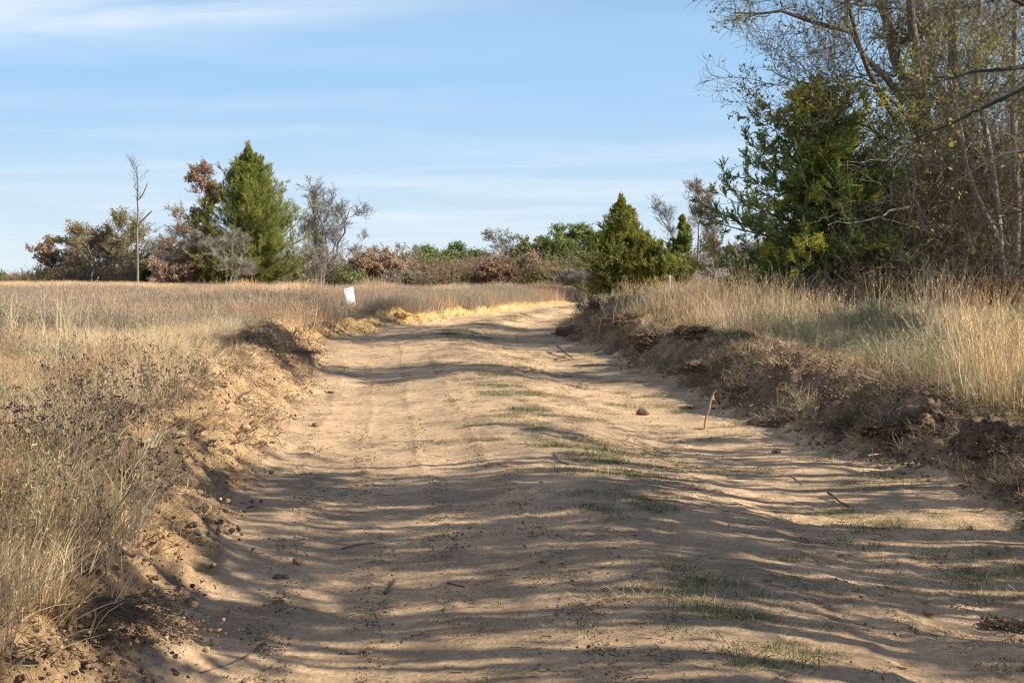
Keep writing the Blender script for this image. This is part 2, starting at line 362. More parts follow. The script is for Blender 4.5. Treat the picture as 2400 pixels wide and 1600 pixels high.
def grow(P, R, nc, rng, t0=0.3, t1=1.0, ang=(35, 65), length=0.6, lr=0.3, k=5, wander=0.25, up=0.1, rr=0.5, tip=0.25, taper_len=0.4, rmin=0.002):
    n = len(P)
    t = t0 + (t1 - t0) * (np.arange(nc)[None, :] + rng.random((n, nc))) / nc; t = np.clip(t, 0, 0.999)
    p, d, i, fr = lerp_poly(P, t)
    ar = np.arange(n)[:, None]; r0 = R[ar, i] * (1 - fr) + R[ar, i + 1] * fr
    a = np.radians(rng.uniform(ang[0], ang[1], (n, nc)))[..., None]
    rnd = norm(np.cross(d, rng.normal(size=(n, nc, 3))))
    dirv = d * np.cos(a) + rnd * np.sin(a)
    Ln = np.asarray(length) * (1 + lr * rng.uniform(-1, 1, (n, nc))) * (1 - taper_len * t)
    p = p.reshape(-1, 3); dirv = dirv.reshape(-1, 3); Ln = Ln.reshape(-1, 1)
    out = np.empty((n * nc, k, 3)); out[:, 0] = p
    for s in range(1, k):
        dirv = norm(dirv + wander * rng.normal(size=dirv.shape) + np.array([0, 0, up]))
        out[:, s] = out[:, s - 1] + dirv * Ln / (k - 1)
    rb = np.maximum(r0.reshape(-1, 1) * rr, rmin)
    Rr = rb * (1 - (1 - tip) * np.linspace(0, 1, k)[None, :])
    return out, Rr
def leaves(pts, rng, size=(0.05, 0.09), aspect=0.6, spread=0.03, droop=0.0, dirs=None, curl=0.25):
    """small folded leaves, 4 verts / 2 triangles each"""
    n = len(pts)
    p = pts + rng.normal(size=(n, 3)) * spread
    a = norm(rng.normal(size=(n, 3)) + np.array([0, 0, -droop])) if dirs is None else norm(dirs + rng.normal(size=(n, 3)) * 0.35)
    b = norm(np.cross(a, rng.normal(size=(n, 3)))); c = np.cross(a, b)
    s = rng.uniform(size[0], size[1], (n, 1)); w = s * aspect * 0.5
    v0 = p; v2 = p + a * s + c * s * curl * 0.4; m = p + a * s * 0.45 + c * s * curl
    v1 = m + b * w; v3 = m - b * w
    Vv = np.stack([v0, v1, v2, v3], 1).reshape(-1, 3)
    o = np.arange(n)[:, None] * 4
    return Vv, np.concatenate([o + np.array([[0, 1, 2]]), o + np.array([[0, 2, 3]])])
def vary_col(cols, n, rng, per=4, jitter=0.18, w=None):
    cols = np.array(cols, float); i = rng.choice(len(cols), n, p=w); c = cols[i] * (1 + rng.uniform(-jitter, jitter, (n, 1)))
    return np.repeat(c, per, axis=0)
GREYBARK = (0.28, 0.25, 0.215); DARKBARK = (0.10, 0.085, 0.07); BROWNBARK = (0.17, 0.13, 0.10); PALEBARK = (0.34, 0.30, 0.245)
RUSSET = [(0.47, 0.30, 0.19), (0.39, 0.24, 0.15), (0.58, 0.40, 0.27), (0.30, 0.18, 0.12)]
REDLEAF = [(0.46, 0.28, 0.22), (0.36, 0.20, 0.15), (0.52, 0.34, 0.26)]
OLIVE = [(0.308, 0.28, 0.112), (0.392, 0.308, 0.126), (0.224, 0.21, 0.084)]
GREEN = [(0.21, 0.285, 0.083), (0.27, 0.33, 0.105), (0.135, 0.195, 0.06), (0.36, 0.375, 0.12)]
CEDAR_BRIGHT = [(0.23, 0.28, 0.06), (0.30, 0.33, 0.075), (0.16, 0.21, 0.05), (0.37, 0.38, 0.09)]
CEDAR_DARK = [(0.13, 0.17, 0.05), (0.20, 0.225, 0.06), (0.09, 0.125, 0.04), (0.28, 0.27, 0.07)]
def fit(arrs, H, W, z_keep=True):
    """scale a set of point arrays so the whole plant is W wide and H high"""
    allp = np.concatenate([a.reshape(-1, 3) for a in arrs])
    top = np.percentile(allp[:, 2], 99.9); wx = max(np.percentile(allp[:, 0], 99.5) - np.percentile(allp[:, 0], 0.5), 1e-3)
    cx = 0.5 * (np.percentile(allp[:, 0], 99.5) + np.percentile(allp[:, 0], 0.5))
    sz = H / top; sx = W / wx
    for a in arrs:
        f = np.clip(a[..., 2] / max(top * 0.35, 1e-6), 0, 1)
        a[..., 0] = (a[..., 0] - cx * f) * sx; a[..., 1] = a[..., 1] * sx; a[..., 2] = a[..., 2] * sz
def broadleaf(name, label, cat, px, top, base_px, W_px, D, seed, bark=GREYBARK, stems=1, leafcol=None, nleaf=0, leafsize=(0.07, 0.13), clump=1, group=None,
              trunk_r=0.10, l1=12, l2=7, l3=6, l4=4, up=0.12, spread=50, base_d=0.0, trunk_top=0.8, twig=0.006, low=0.22, wander=0.2, lean=0.0, leaf_levels=(3, 4), zbase=None, leafw=None, spr=0.06):
    rng = np.random.default_rng(seed)
    g = at_y(px, 700, D); x0 = g[0]; z0 = hz(x0, D) if zbase is None else zbase
    H = at_y(px, top, D)[2] - z0; W = W_px / FPX * D
    K = 9; s = np.linspace(0, 1, K)
    P0 = np.zeros((stems, K, 3)); R0 = np.zeros((stems, K))
    for i in range(stems):
        az = rng.uniform(0, 6.28); sp = (0.0 if stems == 1 else rng.uniform(0.15, 0.45)) * W * 0.6
        wx = np.cumsum(rng.normal(size=K)) * 0.022 * H; wy = np.cumsum(rng.normal(size=K)) * 0.022 * H
        P0[i, :, 0] = math.cos(az) * sp * s ** 0.8 + (wx - wx[0]) * s + lean * s * H; P0[i, :, 1] = math.sin(az) * sp * s ** 0.8 + (wy - wy[0]) * s
        P0[i, :, 2] = s * H * trunk_top * (1 if stems == 1 else rng.uniform(0.75, 1.0))
        R0[i] = trunk_r * (1 - 0.85 * s) * (1 if stems == 1 else 0.65) + 0.008
    L1 = W * 0.42
    P1, R1 = grow(P0, R0, max(3, l1 // stems), rng, low, 0.98, (spread - 18, spread + 12), L1, 0.35, 7, wander * 0.8, up, 0.5, 0.3, 0.35, twig)
    P2, R2 = grow(P1, R1, l2, rng, 0.25, 1.0, (25, 60), L1 * 0.5, 0.35, 6, wander, up, 0.55, 0.35, 0.35, twig)
    P3, R3 = grow(P2, R2, l3, rng, 0.2, 1.0, (25, 60), L1 * 0.27, 0.4, 5, wander, up * 0.8, 0.6, 0.5, 0.3, twig)
    P4, R4 = grow(P3, R3, l4, rng, 0.15, 1.0, (20, 60), L1 * 0.15, 0.5, 4, wander, up * 0.8, 0.7, 0.6, 0.3, twig)
    fit([P0, P1, P2, P3, P4], H, W)
    root = link(name, None, loc=(x0, D, z0 - 0.05))
    tag(root, label, cat, group)
    mb = MB(); V_, F_ = tubes(P0, R0, 7); mb.add(V_, F_, bark); V_, F_ = tubes(P1, R1, 5); mb.add(V_, F_, bark)
    link('trunk', mb.mesh('trunk', M_BARK, True), root)
    mb = MB()
    for (P, R) in ((P2, R2), (P3, R3), (P4, R4)):
        V_, F_ = tubes(P, R, 3); mb.add(V_, F_, np.array(bark) * 1.05)
    link('branches', mb.mesh('branches', M_BARK), root)
    if leafcol and nleaf:
        src = {2: P2, 3: P3, 4: P4}; pool = np.concatenate([src[q][:, 1:].reshape(-1, 3) for q in leaf_levels])
        dens = fbm(pool[:, 0] * 1.3 + pool[:, 2] * 0.7, pool[:, 2] * 1.5 + pool[:, 1] * 1.1, seed, 2)
        pr = np.clip(dens * clump + 0.5, 0.02, 2); pr /= pr.sum()
        ii = rng.choice(len(pool), nleaf, p=pr)
        V_, F_ = leaves(pool[ii], rng, leafsize, 0.65, spr, 0.3)
        mb = MB(); mb.add(V_, F_, vary_col(leafcol, nleaf, rng, 4, 0.25, leafw))
        link('foliage', mb.mesh('foliage', M_LEAF), root)
    return root
def cedar(name, label, px, top, W_px, D, seed, cols, cat='cedar tree', nb=150, prof=((0, .8), (.1, 1), (.35, .9), (.6, .62), (.82, .25), (1, .03)), group=None, yellow=0.0, leaf=(0.07, 0.14), lean=0.0, z_bot=0.03, wj=0.25, n3=6, per=8, sec=0.3, yc=(0.34, 0.33, 0.06), elev0=8, p3=0.14, asp=0.34, upk=0.16, ang2=50):
    rng = np.random.default_rng(seed)
    x0 = at_y(px, 700, D)[0]; z0 = hz(x0, D); H = at_y(px, top, D)[2] - z0; W = W_px / FPX * D
    K = 10; s = np.linspace(0, 1, K); P0 = np.zeros((1, K, 3)); P0[0, :, 2] = s * H * 0.96
    P0[0, :, 0] = np.cumsum(rng.normal(size=K)) * 0.008 * H + lean * H * s; R0 = (0.022 * H * (1 - 0.9 * s))[None]
    t = z_bot + (0.97 - z_bot) * (np.arange(nb) + rng.random(nb)) / nb
    az = rng.uniform(0, 2 * math.pi, nb)
    tr = np.array([q[0] for q in prof]); pr_ = np.array([q[1] for q in prof])
    elev = np.radians(elev0 + 40 * t + rng.uniform(-10, 14, nb))
    Ln = W * 0.5 * np.interp(t + 0.06, tr, pr_) * (1 + wj * rng.uniform(-1, 0.7, nb) + 0.3 * fbm(t * 6, az * 1.2, seed, 2)) / (1 + sec * 0.5)
    KB = 7; PB = np.zeros((nb, KB, 3)); p, _, _, _ = lerp_poly(P0, t[None]); PB[:, 0] = p[0]
    d = np.stack([np.cos(az) * np.cos(elev), np.sin(az) * np.cos(elev), np.sin(elev)], -1)
    for k in range(1, KB):
        d = norm(d + 0.08 * rng.normal(size=d.shape) + np.array([0, 0, 0.06])); PB[:, k] = PB[:, k - 1] + d * (Ln / (KB - 1))[:, None]
    RB = np.maximum(0.0035 * H * (Ln / (W * 0.5))[:, None], 0.004) * (1 - 0.8 * np.linspace(0, 1, KB))[None]
    P2, R2 = grow(PB, RB, 10, rng, 0.15, 1.0, (20, ang2), (0.12 + sec * Ln)[:, None], 0.45, 5, 0.15, upk, 0.5, 0.5, 0.45, 0.003)
    sp = np.repeat(Ln, 10)[:, None]
    P3, R3 = grow(P2, R2, n3, rng, 0.1, 1.0, (15, 45), np.minimum(0.10 + p3 * sp, 0.42), 0.4, 4, 0.15, upk, 0.6, 0.6, 0.3, 0.003)
    PT, RT = grow(P0, R0, 26, rng, 0.86, 1.0, (15, 55), W * 0.085, 0.5, 5, 0.12, 0.2, 0.4, 0.5, 0.5, 0.003)
    PT3, RT3 = grow(PT, RT, 7, rng, 0.0, 1.0, (15, 45), min(0.22, W * 0.04), 0.4, 4, 0.15, 0.15, 0.6, 0.6, 0.3, 0.003)
    P3 = np.concatenate([P3, PT3]); P3[..., 2] = np.maximum(P3[..., 2], 0.02)
    root = link(name, None, loc=(x0, D, z0 - 0.05)); tag(root, label, cat, group)
    mb = MB(); V_, F_ = tubes(P0, R0, 7); mb.add(V_, F_, BROWNBARK); V_, F_ = tubes(PB, RB, 4); mb.add(V_, F_, BROWNBARK); V_, F_ = tubes(P2, R2, 3); mb.add(V_, F_, BROWNBARK)
    link('trunk', mb.mesh('trunk', M_BARK), root)
    n = len(P3); tt = (np.arange(per)[None] + rng.random((n, per))) / per; pts, dd, _, _ = lerp_poly(P3, np.clip(tt, 0, .999))
    pts = pts.reshape(-1, 3); dd = dd.reshape(-1, 3)
    V_, F_ = leaves(pts, rng, leaf, asp, leaf[0] * 0.25, 0, dd + np.array([0, 0, .15]), 0.15)
    spray = np.array(cols)[rng.choice(len(cols), n)]
    patch = fbm(P3[:, 0, 0] * 1.1 + P3[:, 0, 1], P3[:, 0, 2] * 1.4, seed + 9, 2)
    yl = sstep(0.05, 0.4, patch + yellow)[:, None]
    spray = (spray * (1 - 0.75 * yl) + np.array(yc) * 0.75 * yl) * rng.uniform(0.7, 1.25, (n, 1))
    c = np.repeat(np.repeat(spray, per, 0) * rng.uniform(0.8, 1.2, (n * per, 1)), 4, 0)
    mb = MB(); mb.add(V_, F_, c); link('foliage', mb.mesh('foliage', M_LEAF), root)
    return root
def ribbons(P, Wd, rng):
    """flat tapering blades, P (n,k,3), Wd (n,k)"""
    n, k, _ = P.shape
    side = rng.normal(size=(n, 1, 3)); side[..., 2] *= 0.2
    T = np.diff(P, axis=1); T = np.concatenate([T, T[:, -1:]], 1); sd = norm(np.cross(norm(T), np.broadcast_to(side, P.shape)))
    Vv = np.stack([P + sd * Wd[..., None] * 0.5, P - sd * Wd[..., None] * 0.5], 2).reshape(-1, 3)
    b = (np.arange(n) * k * 2)[:, None] + (np.arange(k - 1) * 2)[None]
    F = np.stack([b, b + 1, b + 3, b + 2], -1).reshape(-1, 4)
    return Vv, F
def blades(mb, rng, n, h=(0.3, 0.6), rad=0.12, lean=0.35, bend=0.3, width=0.004, cols=((0.5, 0.4, 0.25),), k=5, seeds=0.0, seedcol=None, jit=0.25, tipw=0.15, clumps=0):
    if clumps:
        cc = rng.normal(size=(clumps, 2)) * rad; xy = cc[rng.integers(0, clumps, n)] + rng.normal(size=(n, 2)) * rad * 0.12
    else: xy = rng.normal(size=(n, 2)) * rad * 0.6
    H = rng.uniform(h[0], h[1], n)
    az = rng.uniform(0, 6.283, n); ln = np.abs(rng.normal(size=n)) * lean; out = norm(xy + rng.normal(size=(n, 2)) * rad * 0.8)
    d = np.stack([out[:, 0] * ln, out[:, 1] * ln, np.ones(n)], -1); d = norm(d)
    P = np.zeros((n, k, 3)); P[:, 0, :2] = xy; P[:, 0, 2] = -0.03
    bd = np.stack([np.cos(az), np.sin(az), -0.35 * np.ones(n)], -1) * (bend * rng.random(n))[:, None]
    for i in range(1, k):
        d = norm(d + bd * (i / (k - 1)) + rng.normal(size=d.shape) * 0.05); P[:, i] = P[:, i - 1] + d * (H / (k - 1))[:, None]
    Wd = width * rng.uniform(0.6, 1.3, (n, 1)) * (1 - (1 - tipw) * np.linspace(0, 1, k) ** 1.5)[None]
    V_, F_ = ribbons(P, Wd, rng); mb.add(V_, F_, vary_col(cols, n, rng, k * 2, jit))
    if seeds > 0:
        m = int(n * seeds); ii = rng.choice(n, m, replace=False); per = 5
        tt = rng.uniform(0.72, 1.0, (m, per)); pts, dd, _, _ = lerp_poly(P[ii], np.clip(tt, 0, .999))
        V_, F_ = leaves(pts.reshape(-1, 3), rng, (width * 2.2, width * 5), 0.35, width * 0.8, 0, dd.reshape(-1, 3) + np.array([0, 0, .3]), 0.1)
        mb.add(V_, F_, vary_col(seedcol or cols, m * per, rng, 4, 0.3))
def forb(mb, rng, n=12, h=(0.25, 0.5), rad=0.12, stem=(0.2, 0.15, 0.09), leafcols=((0.24, 0.25, 0.14),), nleaf=300, lsize=(0.012, 0.03), lean=0.35, head=None, width=0.004, aspect=0.35):
    xy = rng.normal(size=(n, 2)) * rad * 0.5; H = rng.uniform(h[0], h[1], n); k = 5
    d = norm(np.stack([rng.normal(size=n) * lean, rng.normal(size=n) * lean, np.ones(n)], -1)); P = np.zeros((n, k, 3)); P[:, 0, :2] = xy; P[:, 0, 2] = -0.03
    for i in range(1, k): d = norm(d + rng.normal(size=d.shape) * 0.12 + np.array([0, 0, 0.08])); P[:, i] = P[:, i - 1] + d * (H / (k - 1))[:, None]
    R = width * np.ones((n, 1)) * (1 - 0.7 * np.linspace(0, 1, k))[None] * 0.5
    P2, R2 = grow(P, R, 6, rng, 0.3, 1.0, (20, 55), (h[0] + h[1]) * 0.17, 0.4, 4, 0.15, 0.15, 0.6, 0.5, 0.3, width * 0.18)
    for (a, b) in ((P, R), (P2, R2)): V_, F_ = tubes(a, b, 3); mb.add(V_, F_, stem)
    pool = np.concatenate([P2[:, 1:].reshape(-1, 3), P2[:, 1:].reshape(-1, 3), P[:, 2:].reshape(-1, 3)])
    if nleaf:
        ii = rng.integers(0, len(pool), nleaf); V_, F_ = leaves(pool[ii], rng, lsize, aspect, 0.012, -0.5); mb.add(V_, F_, vary_col(leafcols, nleaf, rng, 4, 0.25))
    if head is not None:
        tips = P2[:, -1]; V_, F_ = leaves(np.repeat(tips, 6, 0), rng, (0.010, 0.02), 0.7, 0.006, 0); mb.add(V_, F_, vary_col(head, len(tips) * 6, rng, 4, 0.3))
# ------------------------------------------------------------------ scatter (ground cover nobody could count)
def source_objs(prefix, meshes):
    col_ = bpy.data.collections.new(prefix)
    for i, me in enumerate(meshes):
        o = bpy.data.objects.new('%s_%02d' % (prefix, i), me); col_.objects.link(o)
    return col_
def scatter(name, pts, rot, scl, idx, coll, label, cat):
    me = bpy.data.meshes.new(name); n = len(pts); me.vertices.add(n); me.vertices.foreach_set('co', np.asarray(pts, np.float32).ravel())
    a = me.attributes.new('rot', 'FLOAT_VECTOR', 'POINT'); a.data.foreach_set('vector', np.asarray(rot, np.float32).ravel())
    a = me.attributes.new('scl', 'FLOAT_VECTOR', 'POINT'); a.data.foreach_set('vector', np.asarray(scl, np.float32).ravel())
    a = me.attributes.new('idx', 'INT', 'POINT'); a.data.foreach_set('value', np.asarray(idx, np.int32))
    o = link(name, me); tag(o, label, cat, kind='stuff')
    ng = bpy.data.node_groups.new(name, 'GeometryNodeTree')
    ng.interface.new_socket('Geometry', in_out='INPUT', socket_type='NodeSocketGeometry'); ng.interface.new_socket('Geometry', in_out='OUTPUT', socket_type='NodeSocketGeometry')
    n_ = ng.nodes; l_ = ng.links
    gi = n_.new('NodeGroupInput'); go = n_.new('NodeGroupOutput'); ip = n_.new('GeometryNodeInstanceOnPoints'); ci = n_.new('GeometryNodeCollectionInfo')
    ci.inputs['Collection'].default_value = coll; ci.inputs['Separate Children'].default_value = True; ci.inputs['Reset Children'].default_value = True
    def na(nm, ty):
        q = n_.new('GeometryNodeInputNamedAttribute'); q.data_type = ty; q.inputs['Name'].default_value = nm; return q.outputs['Attribute']
    l_.new(gi.outputs[0], ip.inputs['Points']); l_.new(ci.outputs[0], ip.inputs['Instance']); ip.inputs['Pick Instance'].default_value = True
    l_.new(na('idx', 'INT'), ip.inputs['Instance Index'])
    er = n_.new('FunctionNodeEulerToRotation'); l_.new(na('rot', 'FLOAT_VECTOR'), er.inputs[0]); l_.new(er.outputs[0], ip.inputs['Rotation'])
    l_.new(na('scl', 'FLOAT_VECTOR'), ip.inputs['Scale']); l_.new(ip.outputs[0], go.inputs[0])
    md = o.modifiers.new('scatter', 'NODES'); md.node_group = ng
    return o
def mk(fn, n, seed, mat=M_GRASS, **kw):
    res = []
    for i in range(n):
        mb = MB(); rng = np.random.default_rng(seed * 100 + i); fn(mb, rng, **kw); res.append(mb.mesh('plant_source', mat))
    return res
STRAW = [(0.66, 0.52, 0.30), (0.74, 0.60, 0.36), (0.52, 0.39, 0.22), (0.80, 0.67, 0.43)]
TAN = [(0.58, 0.43, 0.26), (0.48, 0.345, 0.205), (0.66, 0.50, 0.31)]
RUST = [(0.52, 0.33, 0.18), (0.42, 0.265, 0.145), (0.60, 0.40, 0.23)]
MAUVE = [(0.37, 0.29, 0.225), (0.30, 0.24, 0.19), (0.44, 0.345, 0.25)]
SAGE = [(0.36, 0.37, 0.205), (0.45, 0.43, 0.26), (0.28, 0.28, 0.155)]
GOLD = [(0.78, 0.57, 0.32), (0.70, 0.48, 0.26), (0.84, 0.66, 0.41)]
LIVE = [(0.10, 0.135, 0.04), (0.14, 0.17, 0.055), (0.22, 0.21, 0.09), (0.075, 0.10, 0.035)]
def mixed(mb, rng, n=110, cols=STRAW, h=(0.2, 0.55), rad=0.2, w=0.004, lean=0.45, seeds=0.25):
    blades(mb, rng, n, h, rad, lean, 0.6, w, cols, 5, seeds, clumps=7)
    blades(mb, rng, n // 2, (h[0] * 0.4, h[1] * 0.5), rad * 1.2, 0.9, 0.8, w, cols, 4)      # fallen straw at the foot
def wispy(mb, rng, n=160, cols=RUST, h=(0.3, 0.6), rad=0.22, w=0.0025):
    blades(mb, rng, n, h, rad, 0.28, 0.3, w, cols, 5, 0.5)
def tall(mb, rng, n=40, cols=GOLD, h=(0.6, 1.05), rad=0.12, w=0.005):
    blades(mb, rng, n, h, rad, 0.16, 0.22, w, cols, 6, 0.6); blades(mb, rng, n, (0.2, 0.45), rad * 1.3, 0.5, 0.6, w, cols, 4)
def sage(mb, rng, h=(0.25, 0.48), cols=SAGE, nleaf=650): forb(mb, rng, 16, h, 0.22, (0.24, 0.19, 0.12), cols, nleaf, (0.012, 0.035), 0.35, None, 0.004)
def weed(mb, rng): forb(mb, rng, 9, (0.4, 0.75), 0.14, (0.13, 0.10, 0.075), ((0.16, 0.13, 0.09), (0.22, 0.17, 0.11)), 90, (0.01, 0.025), 0.3, ((0.11, 0.09, 0.08), (0.16, 0.13, 0.11)), 0.005)
def patch(mb, rng, n=620, cols=RUST, h=(0.25, 0.6), rad=0.75, w=0.008, seeds=0.25): blades(mb, rng, n, h, rad, 0.3, 0.35, w, cols, 4, seeds)
def patch_sage(mb, rng): blades(mb, rng, 300, (0.2, 0.5), 0.75, 0.3, 0.3, 0.007, MAUVE, 4, 0.2); forb(mb, rng, 50, (0.25, 0.5), 1.2, (0.22, 0.17, 0.12), SAGE, 1300, (0.02, 0.05), 0.35, None, 0.006)
src = []; kinds = {}
def addk(key, meshes): kinds[key] = list(range(len(src), len(src) + len(meshes))); src.extend(meshes)
addk('straw', mk(mixed, 6, 1, w=0.0045)); addk('tan', mk(mixed, 3, 2, cols=TAN)); addk('rust', mk(wispy, 4, 3)); addk('mauve', mk(wispy, 3, 4, cols=MAUVE))
addk('tall', mk(tall, 4, 5)); addk('sage', mk(sage, 4, 6)); addk('weed', mk(weed, 3, 7))
addk('prust', mk(patch, 3, 8)); addk('pmauve', mk(patch, 3, 9, cols=MAUVE)); addk('pgold', mk(patch, 3, 10, cols=GOLD, h=(0.45, 0.9), w=0.010)); addk('ptan', mk(patch, 3, 11, cols=TAN)); addk('psage', mk(patch_sage, 3, 12))
addk('low', mk(lambda mb, rng: blades(mb, rng, 90, (0.06, 0.22), 0.16, 1.1, 0.9, 0.0035, STRAW, 4), 3, 13))
GRASSCOL = source_objs('grass_tuft', src)
def pick(keys, wts, n, rng):
    k = rng.choice(len(keys), n, p=np.array(wts) / sum(wts)); out = np.zeros(n, int)
    for i, key in enumerate(keys):
        m = k == i; out[m] = rng.choice(kinds[key], m.sum())
    return out
def side_points(rng, n, y0, y1, side, s0, s1fun, power=1.0):
    y = y0 + (y1 - y0) * rng.random(n) ** power
    s1 = s1fun(y); s = s0 + (s1 - s0) * rng.random(n)
    x = left_edge(y) - s if side < 0 else right_edge(y) + s
    return x, y, s
def field(name, label, cat, parts, seed, coll=GRASSCOL):
    rng = np.random.default_rng(seed); PX = []; IX = []; SC = []
    for (n, y0, y1, side, s0, s1fun, power, zones, scl) in parts:
        x, y, s = side_points(rng, n, y0, y1, side, s0, s1fun, power)
        keep = rng.random(n) < sstep(0.0, 0.9, (s - s0) + 0.5 + 0.7 * fbm(x * 1.2, y * 1.2, seed + 1, 2))
        if side < 0: keep &= (s > GEDGE(y) + 0.25 * fbm(x * 1.5, y * 1.5, seed + 12, 2))
        keep &= ~((np.abs(x - y * (820 - 1200) / FPX) < 1.15) & (y > 34) & (y < 48.5))
        # bare torn places on the near left bank
        for (qx, qy, qr) in ((-2.62, 10.3, .42), (-2.45, 9.6, .40), (-2.65, 11.6, .34), (-3.3, 14.2, .35)): keep &= ((x - qx) / qr) ** 2 + ((y - qy) / (qr * 1.5)) ** 2 > 1
        x, y, s = x[keep], y[keep], s[keep]; m = len(x)
        nz = 1.25 * fbm(x * 0.22, y * 0.13, seed + 5, 3) + 0.35 * fbm(x * 1.1, y * 0.6, seed + 6, 2)
        ix = np.zeros(m, int); zi = np.clip(((nz + 0.5) * len(zones)).astype(int), 0, len(zones) - 1)
        for q, (ks, ws) in enumerate(zones):
            mm = zi == q; ix[mm] = pick(ks, ws, mm.sum(), rng)
        PX.append(np.stack([x, y, terrain(x, y) - 0.01], -1)); IX.append(ix); SC.append(rng.uniform(scl[0], scl[1], m) * (0.9 + 0.6 * fbm(x * .8, y * .6, seed + 8, 3)))
    P = np.concatenate(PX); ix = np.concatenate(IX); sc = np.concatenate(SC); m = len(P)
    rot = np.stack([rng.normal(size=m) * 0.08, rng.normal(size=m) * 0.08, rng.uniform(0, 6.28, m)], -1)
    s3 = np.stack([sc, sc, sc * rng.uniform(0.8, 1.2, m)], -1)
    return scatter(name, P, rot, s3, ix, coll, label, cat)
vis = lambda y: np.maximum(0.38 * y + 4, 5.0)
Lw = lambda y: vis(y) + left_edge(y)          # stretch from the left road edge to beyond the frame
Rw = lambda y: np.maximum(vis(y) - right_edge(y), 3)
A1 = [(['straw', 'weed', 'rust', 'tan'], [4, 1.0, 2, 3]), (['straw', 'tan', 'low', 'weed'], [4, 3, 2, 0.6]), (['straw', 'rust', 'tan', 'sage'], [3, 3, 2, 1.2]), (['rust', 'sage', 'straw', 'weed'], [3, 3, 2, 1.0]), (['sage', 'straw', 'mauve', 'low'], [3, 3, 2, 1]), (['straw', 'low', 'tan'], [4, 2, 1])]
A2 = [(['pmauve', 'ptan'], [6, 1]), (['prust', 'straw', 'ptan'], [5, 1, 2]), (['pmauve', 'prust'], [4, 3]), (['psage', 'pmauve', 'tall'], [3, 4, 0.3]), (['prust', 'ptan'], [4, 3]), (['pmauve', 'psage'], [4, 2])]
A3 = [(['pmauve', 'psage'], [4, 1.5]), (['pmauve', 'ptan'], [4, 2]), (['prust', 'ptan', 'pgold'], [4, 2, 0.4]), (['pmauve', 'prust'], [5, 2]), (['ptan', 'pmauve'], [2, 3])]
GEDGE = lambda y: np.interp(y, [0, 6, 8, 9, 11.5, 14, 18, 22, 28, 34, 45], [.45, .50, .68, 1.12, 1.25, 1.2, 1.6, 1.8, 1.6, 1.1, .8])
field('dry_grass_meadow', 'tan and straw coloured dry grass and weeds on the left side of the dirt road', 'grass',
      [(6400, 3.5, 12.5, -1, 0.5, Lw, 1.0, A1, (0.5, 1.0)), (9000, 12, 32, -1, 0.8, Lw, 0.9, A1, (0.6, 1.1)), (6200, 26, 60, -1, 0.9, Lw, 0.9, A2, (0.75, 1.1)), (6500, 55, 105, -1, 0.9, Lw, 0.9, A3, (0.8, 1.15))], 7)
B1 = [(['sage', 'straw', 'tan', 'low'], [4, 3, 1, 1]), (['straw', 'sage', 'weed', 'tan'], [3, 4, 0.6, 1]), (['tall', 'straw', 'sage'], [1.2, 3, 3])]
B2 = [(['psage', 'ptan', 'sage'], [3, 2, 2]), (['pgold', 'psage', 'tall'], [1.6, 3, 2]), (['psage', 'pmauve', 'tall'], [4, 2, 1])]
field('dry_grass_verge', 'grey green weeds and golden dry grass on the right side behind the dirt bank', 'grass',
      [(2600, 3.0, 18, 1, 1.9, Rw, 1.0, B1, (0.7, 1.1)), (3600, 16, 34, 1, 1.9, Rw, 0.9, B1, (0.75, 1.2)), (2400, 28, 62, 1, 1.5, Rw, 0.9, B2, (0.8, 1.15)), (2600, 55, 110, 1, 1.2, lambda y: Rw(y) + 8, 0.9, A3, (0.8, 1.2))], 8)
# ------------------------------------------------------------------ trees of the far belt (left to right)
G_FAR = 'trees and bushes of the belt behind the field'
def BL(name, label, cat, *a, **k): return broadleaf(name, label, cat, *a, group=k.pop('group', G_FAR), **k)
FT = dict(twig=0.011, trunk_r=0.11)
BL('bush', 'low dark leafy bush at the far left edge of the photo behind the golden grass', 'bush', 8, 632, 0, 90, 118, 300, bark=BROWNBARK, stems=4, leafcol=GREEN + OLIVE, nleaf=5000, leafsize=(0.12, 0.22), twig=0.012, trunk_r=0.05)
BL('bush', 'small grey and rust bush just left of the first reddish oak', 'bush', 60, 636, 0, 80, 112, 301, bark=GREYBARK, stems=4, leafcol=RUSSET, nleaf=1600, leafsize=(0.1, 0.18), twig=0.012, trunk_r=0.05)
BL('oak_tree', 'low leaning oak with loose reddish leaves, first tree of the belt on the left', 'oak tree', 140, 552, 0, 130, 104, 302, bark=DARKBARK, stems=3, leafcol=RUSSET, nleaf=4500, leafsize=(0.10, 0.20), clump=2, spread=60, lean=-0.25, **FT)
BL('tree', 'spreading tree with thin olive leaves standing right of the low reddish oak', 'tree', 215, 522, 0, 160, 101, 303, bark=GREYBARK, stems=4, leafcol=OLIVE + RUSSET[:1], nleaf=13000, leafsize=(0.08, 0.15), spread=55, **FT)
BL('tree', 'taller thin tree with olive leaves and pale limbs just left of the dead snag', 'tree', 290, 484, 0, 140, 103, 304, bark=PALEBARK, stems=3, leafcol=OLIVE, nleaf=8500, leafsize=(0.08, 0.15), spread=50, **FT)
BL('tree', 'hazy bare tree seen behind the dead snag', 'tree', 350, 490, 0, 110, 108, 305, bark=GREYBARK, stems=3, leafcol=OLIVE, nleaf=900, leafsize=(0.07, 0.13), spread=40, **FT)
BL('tree', 'brownish twiggy tree with few leaves between the snag and the tall brown oak', 'tree', 420, 472, 0, 130, 102, 306, bark=(0.19, 0.145, 0.12), stems=4, leafcol=RUSSET, nleaf=5500, leafsize=(0.07, 0.12), spread=42, l1=16, **FT)
